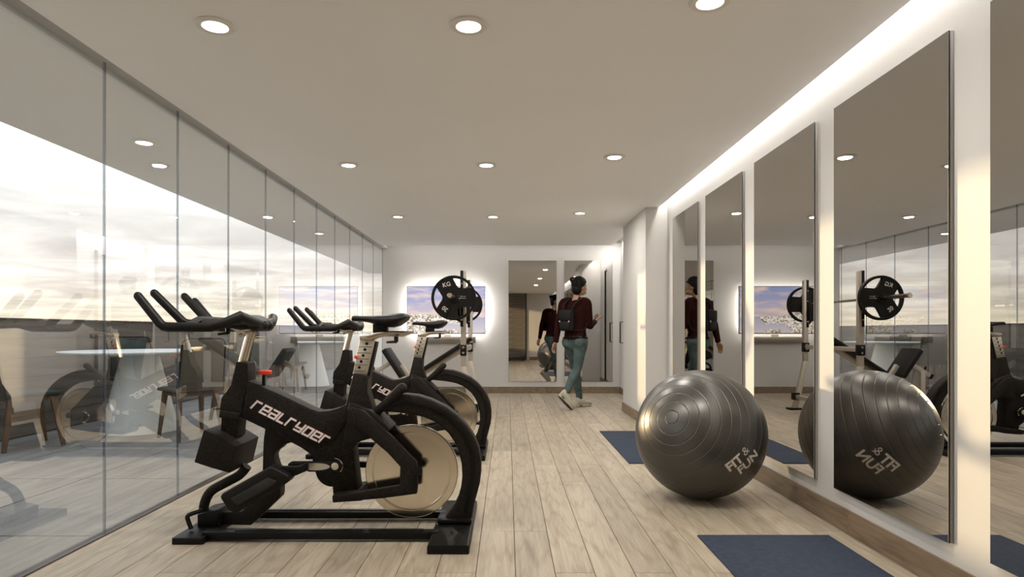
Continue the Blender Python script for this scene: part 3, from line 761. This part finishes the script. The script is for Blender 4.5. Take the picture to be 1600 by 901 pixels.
# ================================================================== RACK WITH BENCH, BARBELL, PLATES
RX = -.475
rk = empty('weight_bench', (RX, 7.5, 0)); tag(rk, 'silver barbell rack with black padded bench, standing behind the two bikes', 'weight bench')
O = Vector((RX, 7.5, 0))
for yy in (6.90, 8.17):
    m = MB(); y = yy-7.5
    m.prism([(-.028,.62),(.028,.62),(.028,1.645),(-.028,1.645)], y-.03, y+.03)
    m.prism([(-.028,.62),(.03,.62),(.11,.25),(.165,.02),(.11,.02),(.055,.23)], y-.03, y+.03)
    up = m.build('upright', M_silver, rk, bevel=.003)
    m = MB(); m.prism([(-.032,1.045),(.0,1.045),(.0,1.65),(-.032,1.65)], y-.033, y+.033)
    m.prism([(-.032,1.06),(-.06,1.12),(-.10,1.145),(-.10,1.10),(-.055,1.075)], y-.033, y+.033) if False else None
    hk = m.build('hook_cover', M_satin, rk, bevel=.003)
    MB().prism([(-.03,1.08),(-.03,1.40),(-.05,1.40),(-.055,1.34),(-.085,1.322),(-.11,1.34),(-.118,1.37),(-.13,1.365),(-.12,1.31),(-.085,1.285),(-.06,1.12)], y+(.034 if yy < 7 else -.054), y+(.054 if yy < 7 else -.034)).build('bar_hook', M_satin, rk, bevel=.003)
    for zz in (1.12, 1.38, 1.51): MB().lathe([(.009,-.002),(.006,-.005),(.001,-.005)], (-.016, y-.034, zz), 'Y', 10).build('bolt', M_steel, hk)
    bk = MB().box((0,y-.005,.795), (.066,.08,.115)).build('joint_bracket', M_satin, rk, bevel=.003)
    for zz in (.765, .825): MB().lathe([(.012,-.002),(.008,-.006),(.001,-.006)], (.0, y-.046, zz), 'Y', 10).build('bolt', M_steel, bk)
    MB().box((.145,y,.012), (.16,.12,.024)).build('foot_plate', M_satin, rk, bevel=.004)
    MB().box((.125,y,.17), (.075,.085,.09)).build('joint_bracket', M_satin, rk, bevel=.003)
MB().box((0,.035,.80), (.05,1.2,.05)).build('crossbar', M_silver, rk, bevel=.003)
MB().box((.12,.035,.165), (.05,1.2,.05)).build('crossbar', M_silver, rk, bevel=.003)
MB().bar(Vector((-1.0,7.5,.50))-O, Vector((-.50,7.5,.80))-O, .055, .06).build('bench_beam', M_silver, rk, bevel=.003)
MB().bar(Vector((-1.06,7.5,.50))-O, Vector((-.42,7.5,.915))-O, .27, .05).build('back_pad', M_pad, rk, bevel=.015, bseg=3)
MB().bar(Vector((-1.215,7.5,.47))-O, Vector((-1.425,7.5,.79))-O, .34, .062).build('seat_pad', M_pad, rk, bevel=.015, bseg=3)
MB().bar(Vector((-.98,7.5,.20))-O, Vector((-1.24,7.5,.60))-O, .05, .05).build('seat_strut', M_silver, rk, bevel=.003)
MB().bar(Vector((-1.32,7.5,.66))-O, Vector((-1.62,7.5,.475))-O, .045, .05).build('leg_arm', M_silver, rk, bevel=.003)
MB().bar(Vector((-1.615,7.5,.478))-O, Vector((-1.645,7.5,.46))-O, .05, .056).build('end_cap', M_satin, rk)
MB().box(Vector((-1.53,7.5,.28))-O, (.055,.05,.50)).build('front_post', M_silver, rk, bevel=.003)
MB().box(Vector((-1.53,7.5,.02))-O, (.07,.5,.04)).build('front_foot', M_satin, rk, bevel=.004)
MB().bar(Vector((-1.52,7.5,.06))-O, Vector((-.36,7.5,.165))-O, .05, .05).build('base_beam', M_silver, rk, bevel=.003)
MB().tube([Vector((-1.56,7.5,.53))-O, Vector((-1.575,7.5,.585))-O], .012, 10).build('adjust_knob', M_satin, rk)
BX, BZ = -.560, 1.345
bb = empty('barbell', (BX, 7.5, BZ)); tag(bb, 'steel barbell lying across the rack between its two plates', 'barbell')
MB().tube([(0,-.8,0),(0,.8,0)], .014, 14).build('shaft', M_steel, bb)
for s in (-1, 1):
    MB().lathe([(.022,s*.78),(.022,s*1.29),(.024,s*1.30),(.024,s*1.325),(.02,s*1.33)], (0,0,0), 'Y', 18).build('sleeve', M_steel, bb)
    MB().lathe([(.034,s*.755),(.036,s*.765),(.034,s*.785)], (0,0,0), 'Y', 18).build('collar', M_steel, bb)
def plate(y, label, textside):
    r = empty('weight_plate', (BX, y, BZ)); tag(r, label, 'weight plate', 'weight plates on the barbell')
    R = .233; N = 120
    hole = [180, 62, -60]
    def rad(a):
        q = .90*R
        for h in hole:
            d = abs((math.degrees(a)-h+180) % 360-180)
            if d < 31: q = min(q, R*(.90-.40*math.cos(d/31*PI/2)**.7))
        return q
    def ring(mb, rin, rout, y0, y1):
        vs = []; fs = []
        for k in range(N):
            a = 2*PI*k/N; c, s = math.cos(a), math.sin(a); ri, ro = rin(a), rout(a)
            vs += [(ri*c, y0, ri*s), (ro*c, y0, ro*s), (ro*c, y1, ro*s), (ri*c, y1, ri*s)]
        for k in range(N):
            b, n = 4*k, 4*((k+1) % N)
            for i in range(4): fs.append((b+i, n+i, n+(i+1)%4, b+(i+1)%4))
        mb.add(vs, fs)
    m = MB(); ring(m, lambda a: .026, rad, -.018, .018)
    m.build('disc', M_plate, r)
    m = MB(); ring(m, lambda a: .885*R, lambda a: R, -.024, .024)
    m.build('rim', M_plate, r, bevel=.004)
    m = MB(); ring(m, lambda a: .024, lambda a: .052, -.028, .028); m.build('hub', M_plate, r, bevel=.003)
    tm = MB()
    for s in textside:
        for txt, ang, rr_, sz, rot in (('KG', 118, .155, .062, 14), ('20', 232, .145, .062, 142)):
            vs, fs = text_mesh(txt, sz, .001)
            c = Vector((rr_*math.cos(math.radians(ang)), rr_*math.sin(math.radians(ang)))); ra = math.radians(rot)
            o2 = []
            for v in vs:
                x = v.x*math.cos(ra)-v.y*math.sin(ra)+c.x; z = v.x*math.sin(ra)+v.y*math.cos(ra)+c.y
                o2.append((x*(1 if s < 0 else -1), s*.0188, z))
            tm.add(o2, fs)
        # small curved mark and two lines beside the hub
        arc = [(.062*1+.016*math.cos(a), s*.019, .008+.016*math.sin(a)) for a in [math.radians(60-24*k) for k in range(13)]]
        tm.tube([(p[0]*(1 if s < 0 else -1), p[1], p[2]) for p in arc], .0022, 5)
        for zz in (.016, -.004): tm.box(((.105)*(1 if s < 0 else -1), s*.0188, zz), (.045, .001, .003))
    tm.build('lettering', M_txt, r, smooth=False)['label'] = 'grey KG 20 lettering'
plate(6.665, 'black three-grip weight plate lettered KG 20 on the near end of the barbell', (-1,))
plate(8.36, 'black three-grip weight plate on the far end of the barbell, beside the television', (1,))

# ================================================================== TERRACE FURNITURE
def table(x, y, label):
    r = empty('terrace_table', (x, y, 0)); tag(r, label, 'table', 'round white terrace tables')
    MB().lathe([(.0,.775),(.655,.775),(.695,.790),(.70,.797),(.698,.804),(.0,.806)][1:-1], (0,0,0), 'Z', 64).build('tabletop', M_white, r)
    MB().lathe([(.352,.0),(.35,.012),(.165,.775)], (0,0,0), 'Z', 40).build('pedestal', M_white, r)
table(-3.70, 6.45, 'round white pedestal table on the terrace, nearest the camera')
table(-3.65, 11.8, 'round white pedestal table farther along the terrace, by the concrete parapet')
def chair(mat):
    r = empty('terrace_chair', (0,0,0))
    # back toward +y, front -y
    def outline(z0, z1, w0, w1, rc=.05, n=5):
        pts = [(-w0, z0), (w0, z0)]
        for k in range(n+1):
            a = PI/2*k/n; pts.append((w1-rc+rc*math.cos(a), z1-rc+rc*math.sin(a)))
        for k in range(n+1):
            a = PI/2+PI/2*k/n; pts.append((-w1+rc+rc*math.cos(a), z1-rc+rc*math.sin(a)))
        return pts
    pts = outline(.47, .915, .20, .185)
    lean = lambda z: .20 + (z-.45)*.17
    m = MB(); n = len(pts)
    vs = [(x, lean(z)-.014, z) for x, z in pts]+[(x, lean(z)+.014, z) for x, z in pts]
    m.add(vs, [tuple(range(n)), tuple(range(2*n-1,n-1,-1))]+[(i,i+n,(i+1)%n+n,(i+1)%n) for i in range(n)])
    m.build('backrest', mat, r, bevel=.006)
    q = outline(.44, .930, .212, .197, .06)
    MB().tube([(x, lean(z)+.004, z) for x, z in q[1:]]+[(q[0][0], lean(q[0][1]), q[0][1])], .009, 8).build('back_frame', M_satin, r)
    MB().box((0,0,.462), (.44,.42,.035)).build('seat', mat, r, bevel=.012, bseg=3)
    for sx in (-1,1):
        for sy in (-1,1):
            MB().loft([[Vector((sx*a+ex_*w_, sy*b+ey_*w_*1.5, z_)) for ex_, ey_ in ((-1,-1),(1,-1),(1,1),(-1,1))] for a, b, w_, z_ in ((.165,.15,.019,.445),(.20,.215,.011,0))]).build('leg', M_wood, r, bevel=.002)
    m = MB()
    for sx in (-1,1): m.bar((sx*.168,-.16,.425), (sx*.168,.16,.425), .022, .04, up=(1,0,0))
    for sy in (-1,1): m.bar((-.165,sy*.155,.425), (.165,sy*.155,.425), .022, .04)
    m.build('apron', M_wood, r)
    return r
ch0 = chair(M_chair); ch1 = chair(M_chair2)
used = {}
def put(src, x, y, face, label):
    c = src if src.name not in used else copy_tree(src)
    used[src.name] = 1
    c.location = (x, y, 0); c.rotation_euler = (0,0,face)
    tag(c, label, 'chair', 'terrace chairs round the white tables')
# face = rotation; at 0 the back is on the +y side
put(ch0, -2.98, 6.02, math.radians(-100-30), 'taupe terrace chair between the near table and the glass')
put(ch1, -4.22, 7.25, math.radians(38), 'dark green terrace chair on the far side of the near table')
put(ch1, -4.18, 5.55, math.radians(145), 'dark green terrace chair at the near end of the near table')
put(ch0, -3.05, 7.20, math.radians(-48), 'taupe terrace chair at the far end of the near table, beside the glass')
put(ch1, -4.25, 11.5, math.radians(95), 'dark terrace chair backing on the parapet by the far table, the near one of two')
put(ch1, -4.20, 12.5, math.radians(60), 'dark terrace chair backing on the parapet by the far table, the far one of two')
put(ch1, -3.65, 10.75, math.radians(180), 'dark terrace chair at the near side of the far table')

# ================================================================== PERSON WITH PHONE AND SMALL BACKPACK
def W3(px, py, d): return Vector(((px-793)/1000*d, d, 1-(py-517)/1000*d))
PO = W3(897, 637, 8.25); PO.z = 0
def Q(px, py, d): return W3(px, py, d)-PO
fwd = Vector((.62, .78, 0)).normalized(); rgt = Vector((fwd.y, -fwd.x, 0)); UP = Vector((0,0,1))
pe = empty('person', PO)
tag(pe, 'walking person in maroon sweater and grey-green jeans, dark hair tied up, seen from behind', 'person')
def limb(mb, pts, rs, seg=14, flat=None, dirn=None):
    """rounded limb; rs radius or (side, depth) pair, flattened along the person's forward axis"""
    pts = [Vector(p) for p in pts]; n = len(pts)
    P_, R2 = [], []
    rr = [(q if isinstance(q, tuple) else (q, q)) for q in rs]
    for i in range(n-1):
        p0,p1,p2,p3 = pts[max(i-1,0)],pts[i],pts[i+1],pts[min(i+2,n-1)]
        for k in range(4):
            t = k/4; P_.append(.5*((2*p1)+(-p0+p2)*t+(2*p0-5*p1+4*p2-p3)*t*t+(-p0+3*p1-3*p2+p3)*t**3))
            R2.append((rr[i][0]*(1-t)+rr[i+1][0]*t, rr[i][1]*(1-t)+rr[i+1][1]*t))
    P_.append(pts[-1]); R2.append(rr[-1]); n = len(P_); rings = []
    for i in range(n):
        T = (P_[min(i+1,n-1)]-P_[max(i-1,0)]).normalized()
        a = (rgt - T*rgt.dot(T)); a = a.normalized() if a.length > .2 else (UP-T*UP.dot(T)).normalized(); b = T.cross(a)
        rings.append((P_[i], a, b, R2[i], T))
    full = []
    for s_, idx in ((-1, 0), (1, -1)):
        p, a, b, r_, T = rings[idx]; caps = []
        for q in (.5, .8, .97):
            c_ = math.sqrt(1-q*q); caps.append([p+T*s_*min(r_)*q+a*r_[0]*c_*math.cos(2*PI*k/seg)+b*r_[1]*c_*math.sin(2*PI*k/seg) for k in range(seg)])
        full.append(caps)
    body = [[p+a*r_[0]*math.cos(2*PI*k/seg)+b*r_[1]*math.sin(2*PI*k/seg) for k in range(seg)] for p,a,b,r_,T in rings]
    mb.loft(full[0][::-1]+body+full[1])
def organic(mb, name, mat, parent, vox=.008, smooth=4):
    o = mb.build(name, mat, parent)
    rm = o.modifiers.new('r', 'REMESH'); rm.mode = 'VOXEL'; rm.voxel_size = vox; rm.use_smooth_shade = True
    sm = o.modifiers.new('s', 'SMOOTH'); sm.iterations = smooth; sm.factor = .5
    bpy.context.view_layer.update()
    dg = bpy.context.evaluated_depsgraph_get(); me = bpy.data.meshes.new_from_object(o.evaluated_get(dg)); o.modifiers.clear()
    old = o.data; o.data = me; bpy.data.meshes.remove(old)
    me.name = name
    if not me.materials: me.materials.append(mat)
    me.polygons.foreach_set('use_smooth', [True]*len(me.polygons)); return o
D = 8.25
pel = Q(899, 530, D); chest = Q(899, 487, D); nb = Q(901.5, 464.5, D)
head = Q(906, 447.8, D)+fwd*.0
shL = Q(881, 472.5, D+.08); shR = Q(917, 472.5, D-.07)
elL = Q(873, 504, D+.02); wrL = Q(868.5, 534, D-.03)
elR = Q(921, 508, D-.04); wrR = Q(929, 503, D+.14); haR = Q(932, 499.5, D+.19)
hipL = Q(890.5, 532, D+.06); hipR = Q(908, 532, D-.05)
knR = Q(901.5, 577, D-.03); anR = Q(884.5, 614, D-.17)
knL = Q(899.5, 577, D+.16); anL = Q(905.5, 622, D+.19)
hd = (fwd*.92+rgt*.40-UP*.10).normalized(); hs = Vector((hd.y, -hd.x, 0)).normalized()   # the head is turned to the right
# body: one continuous skin surface (head, neck, trunk, arms, hands, legs)
b = MB()
Rh = Matrix((hs, hd, UP)).transposed()
b.ell(head+UP*.015, (.073,.088,.098), Rh, 20, 14)
b.ell(head+hd*.028-UP*.055, (.052,.060,.052), Rh, 16, 10)          # jaw
b.ell(head+hd*.085-UP*.068, (.020,.018,.018), Rh, 10, 8)         # chin
b.loft([[head+hd*(.082+dx)+UP*zz+hs*wx*math.cos(2*PI*k/8)+hd*wy*math.sin(2*PI*k/8) for k in range(8)] for dx,zz,wx,wy in ((-.004,.022,.006,.007),(.008,-.006,.010,.011),(.016,-.022,.014,.014),(.004,-.033,.011,.009))])
b.ell(head+hd*.088-UP*.048, (.020,.010,.008), Rh, 10, 6)         # lips
for s in (-1, 1): b.ell(head+hs*s*.073-hd*.006-UP*.006, (.010,.020,.031), Rh, 10, 8)   # ears
limb(b, [head-UP*.04-hd*.015, nb+UP*.02, nb-UP*.05], [.050,.048,.056])
limb(b, [nb-UP*.05, chest, pel+UP*.10, pel-UP*.02], [(.09,.06),(.12,.08),(.11,.08),(.12,.09)], 18)
limb(b, [shL, elL, wrL], [.036,.030,.024]); limb(b, [shR, elR, wrR], [.036,.030,.024])
limb(b, [hipL, knL, anL], [.082,.050,.034]); limb(b, [hipR, knR, anR], [.082,.050,.034])
def hand(b, wr, dirv, palm_n, side_, curl, scale=1.0):
    """palm with four unequal fingers and a thumb from its side; dirv along the hand, palm_n out of the palm"""
    d = dirv.normalized(); n = (palm_n-d*palm_n.dot(d)).normalized(); s = d.cross(n)*side_
    R3 = Matrix((s, d, n)).transposed()
    b.ell(wr+d*.048, (.040,.052,.017), R3, 14, 10)
    for i, (off, ln) in enumerate(((.030,.066),(.010,.074),(-.010,.068),(-.029,.053))):
        base = wr+d*.085+s*off; p = [wr+d*.05+s*off*.8, base]; a = 0; q = base
        for seg_ in (.45,.32,.27):
            a += curl; q = q+(d*math.cos(a)+n*math.sin(a))*ln*seg_; p.append(q)
        b.tube(p, [.0095,.0098,.009,.008,.0068], 8, smooth=2, capround=True)
    b.tube([wr+d*.025+s*.025, wr+d*.045+s*.046+n*.008, wr+d*.068+s*.052+n*.020, wr+d*.088+s*.047+n*.028], [.013,.012,.0105,.008], 8, smooth=2, capround=True)
dL = (Q(862, 552, D-.02)-wrL); hand(b, wrL, dL, rgt, 1, .35)
dR = (haR-wrR).normalized(); hand(b, wrR, dR, UP*1-rgt*.3, 1, .55)
body = organic(b, 'body', M_skin, pe, .0065, 3)
# face details
f = MB()
for s in (-1, 1): f.ell(head+hd*.078+hs*s*.032+UP*.012, (.012,.007,.006), Rh, 10, 6)
f.build('eyes', pbr('eye_white', (.5,.48,.45), .3), pe)
f = MB()
for s in (-1, 1): f.ell(head+hd*.0845+hs*s*.032+UP*.011, (.005,.003,.005), Rh, 8, 6); f.tube([head+hd*.082+hs*s*.018+UP*.028, head+hd*.084+hs*s*.034+UP*.033, head+hd*.074+hs*s*.050+UP*.029], .0035, 6)
f.build('eyebrows', M_hair, pe)
f = MB(); f.ell(head+hd*.094-UP*.048, (.018,.007,.006), Rh, 10, 6); f.build('lips', pbr('lips', (.35,.12,.09), .5), pe)
# hair: cap swept up into a bun
h = MB()
N1, N2 = 28, 16
ring_ = []
for i in range(N2+1):
    th_ = PI*(i/N2)*.60; row = []
    for k in range(N1):
        a = 2*PI*k/N1; fx = math.sin(a)        # +1 toward the face
        lim = .70*PI; t2 = th_*(1.0 if fx < -.1 else 1-.40*min(1,(fx+.1)/.8)**.8)
        rr3 = 1.17+.035*math.sin(5*a+th_*3)
        row.append(head+UP*.015+Rh @ Vector((.078*rr3*math.sin(t2+.02)*math.cos(a), .094*rr3*math.sin(t2+.02)*math.sin(a)-.006, .103*rr3*math.cos(t2+.02))))
    ring_.append(row)
inner = [[head+UP*.015+(p-head-UP*.015)*.86 for p in row] for row in ring_]
h.loft(ring_+inner[::-1])
h.ell(head-hd*.052-UP*.045, (.080,.060,.062), Rh, 16, 10)
h.ell(head-hd*.05-UP*.09, (.050,.040,.030), Rh, 12, 8)
for q_ in range(9):
    a_ = q_*2.4; h.ell(head-hd*(.085+.012*math.sin(a_*3))+hs*.05*math.cos(a_)+UP*(.02+.05*math.sin(a_)), (.026,.020,.024), Rh, 8, 6)
h.ell(head-hd*.085+UP*.082-hs*.035, (.048,.042,.036), Rh, 14, 10)
h.ell(head-hd*.075+UP*.045, (.05,.035,.05), Rh, 14, 10)
hair = organic(h, 'hair', M_hair, pe, .006, 2)
MB().tube([head-hd*.098+UP*.055-hs*.045, head-hd*.115+UP*.075-hs*.01, head-hd*.10+UP*.095+hs*.03], .005, 8, smooth=3).build('hair_clip', pbr('hair_clip', (.10,.07,.055), .3), hair)
# sweater
s = MB()
hem = Q(899, 527, D)
limb(s, [nb-UP*.025, nb-UP*.075, chest+UP*.04, chest-UP*.06, pel+UP*.11, hem+UP*.02], [(.058,.050),(.130,.080),(.165,.108),(.152,.106),(.146,.106),(.158,.120)], 20)
limb(s, [nb-UP*.055-rgt*.06, shL, (shL+elL)/2, elL, (elL+wrL)/2, wrL+(elL-wrL)*.06], [.056,.058,.056,.051,.043,.035])
limb(s, [nb-UP*.055+rgt*.06, shR, (shR+elR)/2, elR, (elR+wrR)/2, wrR+(elR-wrR)*.06], [.056,.058,.056,.051,.043,.035])
sw = organic(s, 'sweater', M_sweater, pe, .010, 4)
MB().tube([hem+rgt*.163*math.cos(a)+fwd*.128*math.sin(a)-UP*.004 for a in [2*PI*k/32 for k in range(33)]], .010, 8).build('hem_band', M_sweater, sw)
for wr_, el_ in ((wrL, elL), (wrR, elR)):
    d_ = (el_-wr_).normalized(); MB().tube([wr_+d_*.0, wr_+d_*.028], [.034,.036], 16).build('cuff', M_sweater, sw)
# jeans
j = MB()
limb(j, [pel+UP*.075, pel+UP*.01, pel-UP*.05], [(.125,.092),(.145,.108),(.138,.105)], 20)
for hp, kn, an in ((hipL, knL, anL), (hipR, knR, anR)):
    mid = (hp+kn)/2; cf = kn+(an-kn)*.35-fwd*.012
    limb(j, [hp-UP*.01, hp+(kn-hp)*.22, mid, kn, cf, an+(kn-an)*.14, an+(kn-an)*.03], [.092,.090,.076,.058,.060,.044,.042])
for hp in (hipL, hipR): j.ell(hp-fwd*.045-UP*.02, (.085,.075,.09), Matrix((rgt, fwd, UP)).transposed(), 14, 10)
jn = organic(j, 'jeans', M_jeans, pe, .0085, 4)
m = MB(); m.tube([pel-fwd*.128+UP*.06, pel-fwd*.128, pel-fwd*.118-UP*.075], .0025, 6)
pc_ = hipR-fwd*.118+UP*.012
loop = [pc_-rgt*.052+UP*.045, pc_+rgt*.055+UP*.045+fwd*.02, pc_+rgt*.055-UP*.045+fwd*.02, pc_-UP*.062, pc_-rgt*.05-UP*.045, pc_-rgt*.052+UP*.045]
m.tube(loop, .0028, 6)
m.build('pocket_seam', M_stitch, jn)
# shoes
def shoe(ank, heel_dir, up, name):
    f_ = heel_dir.normalized(); u_2 = (up-f_*up.dot(f_)).normalized(); r2 = f_.cross(u_2)
    R4 = Matrix((r2, f_, u_2)).transposed(); root = ank-u_2*.085-f_*.045
    rings = []
    for yy, hw, z0, z1 in ((-.01,.024,.012,.095),(.01,.034,.008,.118),(.05,.037,.006,.125),(.09,.038,.006,.105),(.13,.043,.006,.082),(.18,.047,.006,.066),(.225,.043,.008,.055),(.25,.028,.014,.040)):
        zc = (z0+z1)/2; rings.append([root+R4 @ Vector((hw*(abs(math.cos(t))**.8)*(1 if math.cos(t) >= 0 else -1), yy, zc+(z1-z0)/2*math.sin(t))) for t in [2*PI*k/18 for k in range(18)]])
    m = MB(); m.loft(rings); up_ = m.build(name, M_shoe, pe)
    pts = []
    for k in range(24):
        t = 2*PI*k/24; pts.append((.046*math.cos(t)*(1 if math.sin(t) > 0 else .82), .12+.138*math.sin(t)))
    m = MB(); m.loft([[root+R4 @ Vector((x, y, zz)) for x, y in pts] for zz in (-.012, .016)]); m.build('midsole', M_shoe, up_, bevel=.003)
    m = MB(); m.loft([[root+R4 @ Vector((x*.97, y, zz)) for x, y in pts] for zz in (-.018, -.0125)]); m.build('outsole', M_sole, up_)
    m = MB(); 
    for i in range(5): m.bar(root+R4 @ Vector((-.022,.105+.018*i,.105-.008*i)), root+R4 @ Vector((.022,.108+.018*i,.105-.008*i)), .006, .004)
    m.build('laces', M_shoe, up_)
    m = MB(); m.box(root+R4 @ Vector((.040,.035,.004)), (.004,.05,.012), R4); m.box(root+R4 @ Vector((-.040,.035,.004)), (.004,.05,.012), R4); m.build('sole_window', M_sole, up_)
shoe(anR, Vector((.34, .10, -.36)), Vector((.7,.35,.62)), 'shoe')
shoe(Vector((anL.x, anL.y, .103)), Vector((.80, .60, 0)), UP, 'shoe')
# backpack, phone
Rb = Matrix((rgt, fwd, UP)).transposed()
bc = chest-fwd*.155-rgt*.025-UP*.095
bpk = empty('backpack', PO+bc-UP*.15); tag(bpk, 'small black backpack worn on the back of the person', 'backpack')
o0 = bc-UP*.15
lo3 = lambda v: v-o0
m = MB()
m.loft([[lo3(bc+Rb @ Vector((wx*(abs(math.cos(t))**.5)*(1 if math.cos(t)>=0 else -1), .045*(abs(math.sin(t))**.6)*(1 if math.sin(t)>=0 else -1)*k_, zz))) for t in [2*PI*k/20 for k in range(20)]] for zz,wx,k_ in ((-.150,.075,.7),(-.145,.092,.95),(-.06,.098,1.1),(.04,.095,1.0),(.10,.090,.85),(.118,.075,.55))])
m.build('bag_body', M_bag, bpk)
m = MB(); m.box(lo3(bc+Rb @ Vector((0,-.045,.045))), (.182,.03,.13), Rb); m.build('flap', M_bag, bpk, bevel=.010)
m = MB(); m.box(lo3(bc+Rb @ Vector((0,-.052,-.085))), (.15,.03,.10), Rb); m.build('front_pocket', M_bag, bpk, bevel=.012)
for s_ in (-1, 1):
    MB().box(lo3(bc+Rb @ Vector((s_*.07,-.068,-.03))), (.016,.006,.022), Rb).build('buckle', M_grey, bpk)
    top = nb-UP*.045+rgt*s_*.085
    MB().tube([lo3(p) for p in (bc+UP*.10+rgt*s_*.06+fwd*.02, chest+UP*.09-fwd*.125+rgt*s_*(.075 if s_ < 0 else .085)+rgt*(-.02), top-fwd*.085+UP*.0, top+fwd*.02+UP*.035, top+fwd*.10-UP*.05)], .011, 8, smooth=3).build('strap', M_bag, bpk)
    MB().tube([lo3(p) for p in (bc-UP*.14+rgt*s_*.09+fwd*.02, pel+UP*.13+rgt*s_*.150-fwd*.02, chest-UP*.03+rgt*s_*.17+fwd*.05)], .007, 8, smooth=3).build('lower_strap', M_bag, bpk)
hp_ = wrR+dR*.085+UP*.016
ph = MB().box((0,0,0), (.072,.145,.009), Matrix((rgt, (fwd*.95+UP*.3).normalized(), (UP*.95-fwd*.3).normalized())).transposed()).build('phone', M_satin, None, bevel=.002, loc=PO+hp_+fwd*.03)
tag(ph, 'dark phone held in the right hand of the person', 'phone')
